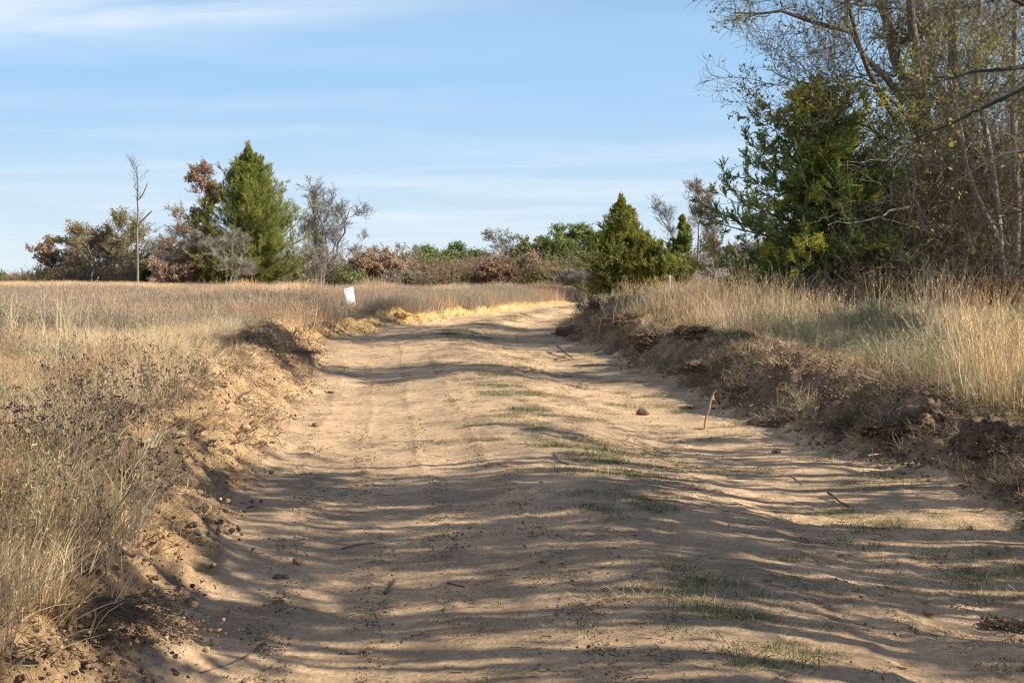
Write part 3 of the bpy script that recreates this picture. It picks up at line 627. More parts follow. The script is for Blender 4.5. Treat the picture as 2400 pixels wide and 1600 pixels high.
BL('oak_tree', 'tall oak with brown leaves and dark trunk left of the bright cedar', 'oak tree', 478, 370, 0, 96, 97, 307, bark=DARKBARK, stems=1, leafcol=RUSSET + [(0.46, 0.28, 0.19)], nleaf=9360, leafsize=(0.10, 0.18), clump=2, low=0.4, l1=14, spread=38, up=0.2, trunk_r=0.17, twig=0.012, trunk_top=0.9)
BL('oak_bush', 'round oak bush with pale rust leaves beside the small dark cedar', 'oak bush', 402, 588, 0, 110, 94, 308, bark=GREYBARK, stems=5, leafcol=[(0.56, 0.39, 0.29), (0.46, 0.30, 0.22), (0.62, 0.46, 0.35)], nleaf=8280, leafsize=(0.085, 0.15), twig=0.011, trunk_r=0.05)
BL('bush', 'tangled bare brown thicket bush between rust oak bush and bright cedar', 'bush', 455, 545, 0, 110, 95, 309, bark=(0.2, 0.155, 0.125), stems=6, leafcol=RUSSET, nleaf=1500, leafsize=(0.06, 0.11), l1=18, twig=0.011, trunk_r=0.05)
cedar('small_cedar', 'small dark green cedar right behind the dead snag trunk', 352, 596, 62, 96, 401, CEDAR_DARK[:3], nb=60, leaf=(0.09, 0.17), group=G_FAR, prof=((0, .9), (.3, 1), (.6, .85), (.85, .5), (1, .1)))
cedar('cedar_tree', 'big bright green cedar, tallest of the left tree belt', 600, 330, 300, 95, 402, CEDAR_BRIGHT, nb=420, leaf=(0.08, 0.15), group=G_FAR, prof=((0, .8), (.1, .95), (.3, .97), (.42, .86), (.56, .72), (.7, .5), (.82, .33), (.93, .16), (1, .04)), wj=0.5, n3=6, per=9, sec=0.16, yellow=-0.02, yc=(0.42, 0.40, 0.09), asp=0.30, elev0=14)
cedar('cedar_bush', 'low dark green cedar tucked under the left side of the big bright cedar', 505, 598, 95, 94, 403, CEDAR_DARK, nb=70, leaf=(0.09, 0.17), group=G_FAR, prof=((0, .9), (.3, 1), (.6, .85), (.85, .5), (1, .1)))
BL('bush', 'bare grey bush with arching twigs in front of the big bright cedar', 'bush', 535, 532, 0, 120, 90.5, 310, bark=(0.30, 0.27, 0.22), stems=4, l1=14, spread=60, twig=0.011, trunk_r=0.06)
BL('tree', 'bare grey tree with fine twigs directly right of the bright cedar top', 'tree', 705, 425, 0, 130, 103, 311, bark=GREYBARK, stems=4, spread=36, up=0.2, l1=18, l4=4, **FT)
BL('tree', 'wide bare tree with dark spreading limbs right of the bright cedar', 'tree', 790, 412, 0, 170, 99, 312, bark=(0.17, 0.15, 0.125), stems=4, l1=16, l4=4, spread=42, up=0.16, trunk_r=0.17, twig=0.012, low=0.3)
BL('tree', 'low bare tree with pale grey stems at the foot of the wide bare tree', 'tree', 748, 560, 0, 120, 94, 313, bark=(0.30, 0.27, 0.22), stems=5, spread=50, l1=16, **FT)
BL('tree', 'leaning thin bare tree reaching right above the russet oak', 'tree', 838, 535, 0, 90, 100, 314, bark=GREYBARK, stems=2, spread=45, lean=0.35, **FT)
BL('bush', 'green leafy bush behind the white sign', 'bush', 812, 615, 0, 110, 96, 315, bark=BROWNBARK, stems=5, leafcol=GREEN, nleaf=2600, leafsize=(0.1, 0.18), twig=0.011, trunk_r=0.05)
BL('oak_bush', 'wide low oak with light russet leaves right of the white sign', 'oak bush', 878, 580, 0, 165, 98, 316, bark=DARKBARK, stems=5, leafcol=[(0.52, 0.36, 0.23), (0.43, 0.28, 0.18), (0.60, 0.44, 0.29)], nleaf=15300, leafsize=(0.085, 0.15), twig=0.011, trunk_r=0.06)
BL('tree', 'thin sparse grey tree poking above the bushes left of the round green tree', 'tree', 962, 568, 0, 70, 108, 317, bark=GREYBARK, stems=2, leafcol=OLIVE, nleaf=450, leafsize=(0.08, 0.13), spread=45, **FT)
BL('bush', 'grey brown bare bush in front of the sparse grey tree', 'bush', 955, 622, 0, 110, 97, 318, bark=GREYBARK, stems=6, leafcol=OLIVE, nleaf=1800, leafsize=(0.07, 0.12), twig=0.012, trunk_r=0.05)
BL('green_tree', 'rounded dense green tree in the middle of the belt', 'tree', 1062, 572, 0, 155, 121, 319, bark=BROWNBARK, stems=8, l1=24, clump=0.35, low=0.1, leafcol=[(0.19, 0.28, 0.075), (0.13, 0.20, 0.06), (0.26, 0.34, 0.09)], nleaf=46800, leafsize=(0.10, 0.19), twig=0.012, trunk_r=0.1, spr=0.15)
BL('bush', 'dull green and grey scrub in front of the rounded green tree', 'bush', 1020, 615, 0, 130, 104, 320, bark=GREYBARK, stems=6, leafcol=OLIVE + GREEN[:1], nleaf=3500, leafsize=(0.08, 0.14), twig=0.012, trunk_r=0.05)
BL('oak_bush', 'dark russet oak bush just right of the rounded green tree', 'oak bush', 1165, 600, 0, 110, 99, 321, bark=DARKBARK, stems=5, leafcol=[(0.40, 0.26, 0.17), (0.50, 0.34, 0.23), (0.30, 0.19, 0.12)], nleaf=12600, leafsize=(0.085, 0.15), twig=0.011, trunk_r=0.06)
BL('oak_bush', 'pale brown domed oak bush in the belt below the olive tree', 'oak bush', 1243, 590, 0, 115, 100, 322, bark=DARKBARK, stems=5, leafcol=[(0.52, 0.37, 0.27), (0.42, 0.29, 0.21), (0.58, 0.44, 0.33)], nleaf=12600, leafsize=(0.085, 0.15), twig=0.011, trunk_r=0.06)
BL('oak_bush', 'low brown oak bush nearest the yellow green cedar', 'oak bush', 1312, 628, 0, 80, 99, 323, bark=DARKBARK, stems=5, leafcol=RUSSET[:3], nleaf=2800, leafsize=(0.11, 0.18), twig=0.011, trunk_r=0.05)
BL('tree', 'airy grey tree with tiny dull leaves rising behind the russet bushes', 'tree', 1190, 532, 0, 110, 119, 324, bark=(0.15, 0.13, 0.115), stems=3, leafcol=[(0.15, 0.15, 0.09), (0.2, 0.18, 0.1)], nleaf=1700, leafsize=(0.10, 0.16), spread=45, **FT)
BL('green_tree', 'olive green tree left of the taller green oak', 'tree', 1255, 552, 0, 110, 116, 325, bark=BROWNBARK, stems=4, leafcol=[(0.28, 0.28, 0.10), (0.35, 0.33, 0.13), (0.20, 0.21, 0.07)], nleaf=15000, leafsize=(0.12, 0.22), twig=0.012, trunk_r=0.1)
BL('green_oak', 'broad green oak with lumpy crown behind the yellow green cedar', 'oak tree', 1338, 522, 0, 175, 114, 326, bark=DARKBARK, stems=6, leafcol=[(0.24, 0.30, 0.08), (0.32, 0.35, 0.10), (0.16, 0.22, 0.06)], nleaf=46800, leafsize=(0.10, 0.19), clump=0.8, l1=20, low=0.12, twig=0.012, trunk_r=0.16, spread=55)
BL('bush', 'grey leafless scrub at the left foot of the yellow green cedar', 'bush', 1345, 625, 0, 90, 92, 327, bark=(0.24, 0.22, 0.20), stems=7, twig=0.011, trunk_r=0.04)
cedar('cedar_tree', 'yellow green cedar with ragged spire where the road bends', 1450, 456, 225, 72, 404, CEDAR_DARK + [(0.30, 0.29, 0.08)], nb=300, leaf=(0.07, 0.13), group=G_FAR, prof=((0, .85), (.15, 1), (.35, .86), (.5, .66), (.65, .48), (.8, .30), (.92, .13), (1, .02)), wj=0.4, yellow=0.0, sec=0.2, asp=0.4, upk=0.08, ang2=60)
cedar('cedar_bush', 'broad bushy cedar joined to the right side of the yellow green cedar', 1535, 570, 145, 71, 405, CEDAR_DARK, nb=140, leaf=(0.07, 0.14), group=G_FAR, prof=((0, .9), (.3, 1), (.6, .85), (.85, .5), (1, .1)), wj=0.5, yellow=0.1, asp=0.45)
cedar('slim_cedar', 'slim green cedar in front of the bare grey tree by the bend', 1598, 500, 88, 73, 406, CEDAR_BRIGHT + CEDAR_DARK[:1], nb=80, leaf=(0.08, 0.14), group=G_FAR, prof=((0, .5), (.3, .8), (.5, 1), (.75, .6), (.9, .25), (1, .05)), wj=0.6, elev0=20)
BL('tree', 'bare grey tree leaning left behind the slim cedar', 'tree', 1600, 420, 0, 150, 76, 328, bark=(0.19, 0.17, 0.155), stems=2, l1=14, spread=28, up=0.18, trunk_r=0.11, twig=0.008, low=0.35, lean=-0.12)
BL('tree', 'slender tree with thin red brown leaves left of the dark near cedar', 'tree', 1655, 412, 0, 82, 74, 329, bark=(0.16, 0.13, 0.115), stems=1, leafcol=REDLEAF, nleaf=1100, leafsize=(0.07, 0.12), clump=1.0, spread=24, up=0.34, trunk_r=0.09, twig=0.008, low=0.3, l1=14)
BL('bush', 'low bare bushes with faint red twigs below the slender red brown tree', 'bush', 1700, 645, 0, 170, 74, 330, bark=(0.24, 0.17, 0.14), stems=9, l1=18, twig=0.008, trunk_r=0.03)
# undergrowth that fills the foot of the far belt
rngU = np.random.default_rng(77)
mbs = []
for q, (cols, br) in enumerate(((RUSSET, GREYBARK), (OLIVE, GREYBARK), (GREEN, BROWNBARK), ([(0.25, 0.19, 0.15)], (0.22, 0.18, 0.15)), ([(0.2, 0.17, 0.13)], (0.26, 0.23, 0.2)))):
    mb = MB(); r_ = np.random.default_rng(900 + q)
    forb(mb, r_, 26, (1.4, 2.9), 1.1, br, cols, 1900 if q < 3 else 420, (0.06, 0.12), 0.35, None, 0.03, 0.6); mbs.append(mb.mesh('scrub_source', M_LEAF))
SCR = source_objs('scrub', mbs)
px_ = rngU.uniform(10, 1420, 400); D_ = rngU.uniform(98, 118, 400)
px_ = np.concatenate([px_, rngU.uniform(1560, 2300, 70)]); D_ = np.concatenate([D_, rngU.uniform(78, 100, 70)])
x_ = (px_ - 1200) / FPX * D_; pts = np.stack([x_, D_, terrain(x_, D_) - 0.1], -1); m_ = len(pts)
left_small = np.interp(px_, [0, 110, 330, 900], [0.42, 0.6, 0.95, 0.95])
sc_ = rngU.uniform(0.5, 1.25, m_) * left_small * np.where(px_ > 1500, 0.42, 1.0)
scatter('scrub_undergrowth', pts, np.stack([0 * x_, 0 * x_, rngU.uniform(0, 6.28, m_)], -1), np.stack([sc_ * 1.1, sc_ * 1.1, sc_], -1), rngU.integers(0, 5, m_), SCR, 'grey and russet scrub filling the foot of the far tree belt', 'scrub')
# golden grass along the foot of the belt
rg = np.random.default_rng(78); n_ = 2200
px_ = rg.uniform(-60, 1560, n_); D_ = rg.uniform(86, 98, n_); D_ = np.where(px_ < 420, rg.uniform(78, 100, n_), D_); x_ = (px_ - 1200) / FPX * D_
k_ = (x_ < left_edge(D_) - 0.5) | (D_ > 92); px_, D_, x_ = px_[k_], D_[k_], x_[k_]; n_ = len(x_)
sc_ = rg.uniform(0.6, 1.0, n_) * np.interp(px_, [300, 700], [1.15, 0.62])
scatter('golden_grass_strip', np.stack([x_, D_, terrain(x_, D_)], -1), np.stack([0 * x_, 0 * x_, rg.uniform(0, 6.28, n_)], -1), np.stack([sc_ * .7, sc_ * .7, sc_], -1), rg.choice(kinds['pgold'], n_), GRASSCOL, 'bright golden grass strip growing along the foot of the tree belt', 'grass')
# dead snag
def snag():
    D = 88; k = 10
    pxs = [(322,672),(323,640),(322,590),(321,545),(324,500),(322,470),(324,430),(322,412),(312,392),(307,374)]
    P = np.array([at_y(a, b, D) for a, b in pxs]); P[0, 2] = hz(P[0, 0], D) - 0.1
    base = P[0].copy(); P = P - base; R = np.array([0.17, 0.15, 0.135, 0.125, 0.115, 0.10, 0.075, 0.055, 0.03, 0.012]) * 0.5
    root = link('dead_tree', None, loc=base); tag(root, 'dead leafless trunk standing alone in front of the left tree belt', 'dead tree')
    mb = MB(); V_, F_ = tubes(P[None], R[None], 8); mb.add(V_, F_, (0.22, 0.195, 0.17)); link('trunk', mb.mesh('trunk', M_BARK, True), root)
    mb = MB()
    for pts_, r0 in (([(324,530),(335,515),(345,505),(356,495)], 0.075), ([(323,470),(335,455),(342,440),(346,428)], 0.05), ([(322,560),(308,568),(296,582),(280,592)], 0.05), ([(323,450),(316,440),(314,432)], 0.03)):
        q = np.array([at_y(a, b, D) for a, b in pts_]) - base; rr = np.linspace(r0, r0 * 0.5, len(q)); V_, F_ = tubes(q[None], rr[None], 6); mb.add(V_, F_, (0.19, 0.165, 0.14))
    rr_ = np.random.default_rng(5); P2, R2 = grow(P[None], R[None], 22, rr_, 0.5, 0.97, (30, 70), 0.9, 0.4, 5, 0.25, 0.15, 0.3, 0.4, 0.3, 0.012); P3, R3 = grow(P2, R2, 4, rr_, 0.3, 1, (25, 60), 0.45, 0.4, 4, 0.2, 0.1, 0.6, 0.5, 0.3, 0.009)
    for a, b in ((P2, R2), (P3, R3)): V_, F_ = tubes(a, b, 3); mb.add(V_, F_, (0.15, 0.13, 0.12))
    link('branches', mb.mesh('branches', M_BARK), root)
snag()
# ------------------------------------------------------------------ far hill on the right
def hill():
    D0 = 620; xs = np.linspace(-120, 420, 150); ys = np.linspace(D0 - 150, D0 + 200, 70); XX, YY = np.meshgrid(xs, ys)
    ridge = np.interp(XX, [-120, 40, 72, 102, 160, 240, 420], [0, 1, 4, 10.5, 15, 17, 12])
    ZZ = -8 + (ridge + 8) * np.exp(-((YY - D0) / 95) ** 2) + 1.4 * fbm(XX * 0.06, YY * 0.06, 7, 3) + 1.0 * fbm(XX * 0.35, YY * 0.35, 9, 2)
    n1 = fbm(XX * 0.08, YY * 0.08, 12, 3); c = np.broadcast_to(np.array([0.27, 0.22, 0.19]), XX.shape + (3,)).copy(); c = mix(c, (0.14, 0.125, 0.10), sstep(0, .4, n1))
    ny, nx = XX.shape; idx = np.arange(ny * nx).reshape(ny, nx); Q_ = np.stack([idx[:-1, :-1], idx[:-1, 1:], idx[1:, 1:], idx[1:, :-1]], -1).reshape(-1, 4)
    me = new_mesh('hill', np.stack([XX, YY, ZZ], -1), [Q_], c.reshape(-1, 3), M_SOIL, True); tag(link('hill', me), kind='structure')
    srcs = []
    for q, (cols, br) in enumerate((([(0.48, 0.37, 0.33), (0.42, 0.34, 0.31)], (0.40, 0.35, 0.33)), ([(0.38, 0.34, 0.32)], (0.38, 0.35, 0.34)), ([(0.11, 0.13, 0.07)], (0.12, 0.1, 0.08)))):  # distance haze is put into the pale grey mauve wood colours
        mb = MB(); forb(mb, np.random.default_rng(950 + q), 12, (3, 5.5), 3, br, cols, 420, (0.4, 0.9), 0.4, None, 0.12, 0.6); srcs.append(mb.mesh('hill_wood_source', M_LEAF))
    cl = source_objs('hill_wood', srcs); r = np.random.default_rng(3); n = 1900
    x = r.uniform(20, 300, n); y = r.uniform(D0 - 110, D0 + 30, n); rid = np.interp(x, [-120, 40, 72, 102, 160, 240, 420], [0, 1, 4, 10.5, 15, 17, 12])
    z = -8 + (rid + 8) * np.exp(-((y - D0) / 95) ** 2) - 0.5
    s = r.uniform(0.5, 1.0, n); scatter('hillside_wood', np.stack([x, y, z], -1), np.stack([0 * x, 0 * x, r.uniform(0, 6.28, n)], -1), np.stack([s, s, s * 0.75], -1), r.choice(3, n, p=[.5, .38, .12]), cl, 'grey brown leafless wood covering the distant hill', 'wood')
hill()
# ------------------------------------------------------------------ the big near group on the right
def poly_tree(name, label, cat, D, base_px, polys, seed, bark, leafcol=None, nleaf=0, l2=7, len2=1.3, l3=6, l4=5, leafsize=(0.05, 0.09), group=None, twig=0.004, depth=1.6, weep=0.0, ang=(35, 75), len3=0.75, len4=0.38):
    """tree whose main limbs follow given lines; finer growth is procedural. polys: list of (points [(px,py,dy)], r0, r1)"""
    rng = np.random.default_rng(seed); b = at_y(base_px, 700, D); z0 = hz(b[0], D) - 0.08; base = np.array([b[0], D, z0])
    root = link(name, None, loc=base); tag(root, label, cat, group)
    PP = []; RR = []; K = 9
    for pts_, r0, r1 in polys:
        q = np.array([at_y(p[0], p[1], D + p[2]) for p in pts_])
        if pts_[0][1] > 640: q[0, 2] = z0
        q = q - base; u = np.linspace(0, 1, len(q)); s = np.linspace(0, 1, K); P = np.stack([np.interp(s, u, q[:, i]) for i in range(3)], -1)
        sm = P.copy(); sm[1:-1] = 0.25 * P[:-2] + 0.5 * P[1:-1] + 0.25 * P[2:]; sm[1:-1] += rng.normal(size=(K - 2, 3)) * 0.03
        PP.append(sm); RR.append(np.linspace(r0, r1, K))
    PP = np.array(PP); RR = np.array(RR)
    mb = MB(); V_, F_ = tubes(PP, RR, 9); mb.add(V_, F_, bark); link('trunk', mb.mesh('trunk', M_BARK, True), root)
    P2, R2 = grow(PP, RR * 0.8, l2, rng, 0.25, 1, ang, len2, 0.5, 7, 0.22, 0.05 - weep, 0.35, 0.35, 0.2, twig * 1.8)
    P3, R3 = grow(P2, np.minimum(R2, 0.03), l3, rng, 0.2, 1, (25, 65), len3, 0.5, 6, 0.24, 0.03 - weep, 0.6, 0.4, 0.3, twig)
    P4, R4 = grow(P3, R3, l4, rng, 0.15, 1, (25, 65), len4, 0.5, 4, 0.25, 0.03 - weep, 0.7, 0.6, 0.3, twig * 0.8)
    mb = MB()
    for a, r, s in ((P2, R2, 4), (P3, R3, 3), (P4, R4, 3)): V_, F_ = tubes(a, r, s); mb.add(V_, F_, np.array(bark) * 0.95)
    link('branches', mb.mesh('branches', M_BARK), root)
    if nleaf:
        pool = np.concatenate([P4[:, 1:].reshape(-1, 3), P3[:, 1:].reshape(-1, 3)])
        dens = fbm(pool[:, 0] * 1.1 + pool[:, 1] * 0.5, pool[:, 2] * 1.1, seed, 3); pr = np.clip(dens * 1.8 + 0.45, 0.03, 2); pr /= pr.sum(); ii = rng.choice(len(pool), nleaf, p=pr)
        V_, F_ = leaves(pool[ii], rng, leafsize, 0.6, 0.03, 0.5); mb = MB(); mb.add(V_, F_, vary_col(leafcol, nleaf, rng, 4, 0.25)); link('foliage', mb.mesh('foliage', M_LEAF), root)
    return root
VINE_LEAF = [(0.22, 0.24, 0.07), (0.32, 0.32, 0.08), (0.15, 0.17, 0.055), (0.46, 0.40, 0.09), (0.34, 0.24, 0.10)]
GR = 'trees of the near clump on the right'
poly_tree('oak_tree', 'big vine draped oak with several leaning trunks, main tree of the right clump', 'oak tree', 34, 2135,
    [([(2140,700,0),(2150,560,0),(2160,440,0),(2165,330,0)], 0.24, 0.20), ([(2165,330,0),(2140,240,0),(2100,130,0.2),(2065,0,0.4),(2040,-120,0.5),(2010,-300,.8)], 0.19, 0.06),
     ([(2165,330,0),(2180,250,-.2),(2150,150,-.4),(2135,40,-.5),(2130,-140,-.6),(2150,-330,-.8)], 0.16, 0.05), ([(2165,400,0),(2215,300,.3),(2245,230,.4),(2235,100,.5),(2235,-60,.5),(2260,-260,.5)], 0.15, 0.05),
     ([(2120,240,0),(2040,150,-.4),(1990,70,-.8),(1900,45,-1.0),(1810,20,-1.2),(1720,30,-1.4)], 0.09, 0.018), ([(2110,300,0),(2050,210,-.5),(2010,110,-.9),(1975,-20,-1.2),(1940,-130,-1.4)], 0.08, 0.03),
     ([(2150,300,0),(2060,190,-1.2),(2030,188,-1.5),(1960,205,-1.8),(1900,200,-2.0),(1830,180,-2.2)], 0.05, 0.012), ([(2165,360,0),(2090,330,-1.0),(2060,320,-1.6),(1990,270,-1.8),(1900,270,-2.1)], 0.05, 0.012),
     ([(2190,520,0),(2180,480,-.3),(2215,478,-.5),(2260,450,-.7),(2320,410,-1.0),(2420,380,-1.4)], 0.17, 0.10), ([(2160,430,0),(2260,380,-.8),(2350,330,-1.4),(2450,300,-2)], 0.09, 0.03)],
    501, (0.16, 0.135, 0.105), [(0.20, 0.21, 0.07), (0.28, 0.27, 0.08), (0.15, 0.15, 0.055), (0.40, 0.34, 0.09)], 9000, l2=14, len2=1.7, l3=10, l4=8, leafsize=(0.05, 0.10), group=GR, twig=0.0065, len3=0.9, len4=0.45)
poly_tree('tree', 'pale straight trunked tree behind and right of the big oak', 'tree', 38, 2240, [([(2245,700,0),(2240,500,0),(2232,300,0),(2228,120,0),(2235,-60,0),(2230,-250,0)], 0.15, 0.07), ([(2236,320,0),(2290,200,0),(2330,60,0),(2350,-120,0)], 0.10, 0.04), ([(2232,260,0),(2180,150,0),(2160,0,0),(2140,-180,0)], 0.09, 0.03)],
    502, (0.22, 0.19, 0.155), VINE_LEAF, 4500, l2=16, len2=2.0, l3=10, l4=7, group=GR, twig=0.007, len3=1.0, len4=0.5)
poly_tree('tree', 'grey many stemmed tree at the right edge with a thick twig tangle', 'tree', 31, 2350, [([(2350,700,0),(2345,500,0),(2300,300,0),(2290,120,0),(2300,-80,0)], 0.09, 0.04), ([(2370,700,0),(2390,450,0),(2370,250,0),(2390,50,0),(2380,-150,0)], 0.10, 0.05), ([(2340,560,0),(2260,400,-.5),(2240,250,-.8),(2200,100,-.8)], 0.08, 0.02)],
    503, (0.25, 0.22, 0.185), VINE_LEAF, 4500, l2=14, len2=1.8, l3=9, l4=7, group=GR, twig=0.0065)
poly_tree('tree', 'dark brown trunked tree behind the right tangle', 'tree', 36, 2450, [([(2450,700,0),(2440,400,0),(2420,150,0),(2430,-100,0)], 0.2, 0.08), ([(2440,420,0),(2520,200,0),(2560,0,0)], 0.12, 0.05), ([(2440,350,0),(2380,220,0),(2340,40,0)], 0.1, 0.04)],
    504, GREYBARK, VINE_LEAF, 3500, l2=14, len2=2.1, l3=9, l4=6, group=GR, twig=0.007, len3=1.0, len4=0.5)
poly_tree('small_tree', 'thin leaning tree with hooked pale dead branches in front of the vine thicket', 'small tree', 31.5, 2180, [([(2140,690,0),(2145,600,0),(2150,480,0),(2140,390,0)], 0.05, 0.035), ([(2140,390,0),(2138,330,-.2),(2095,365,-.5),(2050,380,-.7),(1985,378,-.9)], 0.03, 0.010), ([(2150,480,0),(2090,490,-.5),(2050,520,-.6),(1985,530,-.9),(1940,528,-1.1)], 0.03, 0.009),
    ([(2180,560,-.2),(2150,585,-.4),(2120,612,-.6),(2090,608,-.7)], 0.025, 0.008), ([(2140,330,-.2),(2100,390,-.4),(2090,450,-.5),(2085,480,-.5)], 0.02, 0.007)], 505, (0.40, 0.36, 0.30), None, 0, l2=5, len2=0.5, l3=3, l4=2, group=GR, twig=0.003, len3=0.3, len4=0.15)
cedar('cedar_tree', 'dark green near cedar with painted sunlit patches on the left side of the right clump', 1898, 165, 440, 32.6, 407, [(0.22, 0.32, 0.09), (0.28, 0.38, 0.10), (0.15, 0.22, 0.07)], nb=270, leaf=(0.03, 0.055), group=GR, prof=((0, .95), (.12, 1), (.3, 1), (.5, .95), (.65, .78), (.8, .58), (.9, .36), (1, .06)), wj=0.7, n3=9, per=24, sec=0.12, p3=0.06, asp=0.5, yellow=0.02, yc=(0.60, 0.56, 0.09), elev0=-2, upk=0.03, ang2=75)  # strong yellow patches paint sunlit bits into the foliage colour
cedar('small_cedar', 'younger cedar growing in front of the vine thicket beside the dark cedar', 1985, 540, 170, 34.5, 408, CEDAR_BRIGHT[:3], nb=80, leaf=(0.04, 0.08), group=GR, prof=((0, .9), (.3, 1), (.6, .85), (.85, .5), (1, .1)), wj=0.4, sec=.25, yellow=0.0, yc=(0.42, 0.40, 0.07))
# vine thicket: hanging, tangled stems
def thicket(name, label, x0, x1, D0, D1, top_fn, n, seed, col, leafcol, nleaf):
    rng = np.random.default_rng(seed); px = rng.uniform(x0, x1, n); D = rng.uniform(D0, D1, n); x = (px - 1200) / FPX * D
    g = terrain(x, D); top = (CAM_H + (HORIZON - top_fn(px)) / FPX * D) - g; h = top * rng.uniform(0.25, 1.0, n); k = 8
    d = norm(np.stack([rng.normal(size=n) * 0.35, rng.normal(size=n) * 0.35, np.ones(n)], -1)); P = np.zeros((n, k, 3)); P[:, 0] = np.stack([x, D, g], -1)
    droop = rng.random((n, 1)) ** 2
    for i in range(1, k):
        d = norm(d + rng.normal(size=d.shape) * 0.25 + np.concatenate([np.zeros((n, 2)), 0.12 - 0.55 * droop * (i / k) * 1.0], 1)); P[:, i] = P[:, i - 1] + d * (h / (k - 1))[:, None]
    R = rng.uniform(0.005, 0.018, (n, 1)) * np.linspace(1, 0.35, k)[None]
    mb = MB(); V_, F_ = tubes(P, R, 4); mb.add(V_, F_, np.repeat(np.array(col)[rng.integers(0, len(col), n)] * rng.uniform(.7, 1.25, (n, 1)), k * 4, 0))
    P2, R2 = grow(P, R, 7, rng, 0.1, 1, (30, 80), 0.8, 0.5, 6, 0.3, -0.06, 0.5, 0.5, 0.2, 0.0055); V_, F_ = tubes(P2, R2, 3); mb.add(V_, F_, np.repeat(np.array(col)[rng.integers(0, len(col), len(P2))] * rng.uniform(.7, 1.3, (len(P2), 1)), 18, 0))
    P3, R3 = grow(P2, R2, 3, rng, 0.1, 1, (30, 80), 0.4, 0.5, 4, 0.3, -0.06, 0.6, 0.5, 0.2, 0.0045); V_, F_ = tubes(P3, R3, 3); mb.add(V_, F_, np.repeat(np.array(col)[rng.integers(0, len(col), len(P3))] * rng.uniform(.7, 1.3, (len(P3), 1)), 12, 0))
    ii = rng.integers(0, len(P3), nleaf); V_, F_ = leaves(P3[ii, 2], rng, (0.04, 0.08), 0.6, 0.05, 0.6); mb.add(V_, F_, vary_col(leafcol, nleaf, rng, 4, .3))
    tag(link(name, mb.mesh(name, M_LEAF)), label, 'thicket', kind='stuff')
VC = [(0.42, 0.34, 0.24), (0.54, 0.45, 0.33), (0.26, 0.20, 0.14), (0.36, 0.27, 0.18)]
thicket('vine_thicket', 'brown tangled vines and twigs hanging between the trunks of the right clump', 2020, 2520, 31.5, 38, lambda p: np.interp(p, [2020, 2080, 2200, 2400, 2520], [400, 240, 210, 200, 170]), 3300, 600, VC, VINE_LEAF + [(0.30, 0.22, 0.12)] * 3, 42000)
thicket('briar_undergrowth', 'low brown and green briars at the foot of the dark cedar and right trees', 1860, 2560, 30.5, 33, lambda p: 610 + 0 * p, 900, 601, VC, [(0.20, 0.13, 0.08), (0.26, 0.18, 0.10), (0.14, 0.15, 0.05)], 14000)
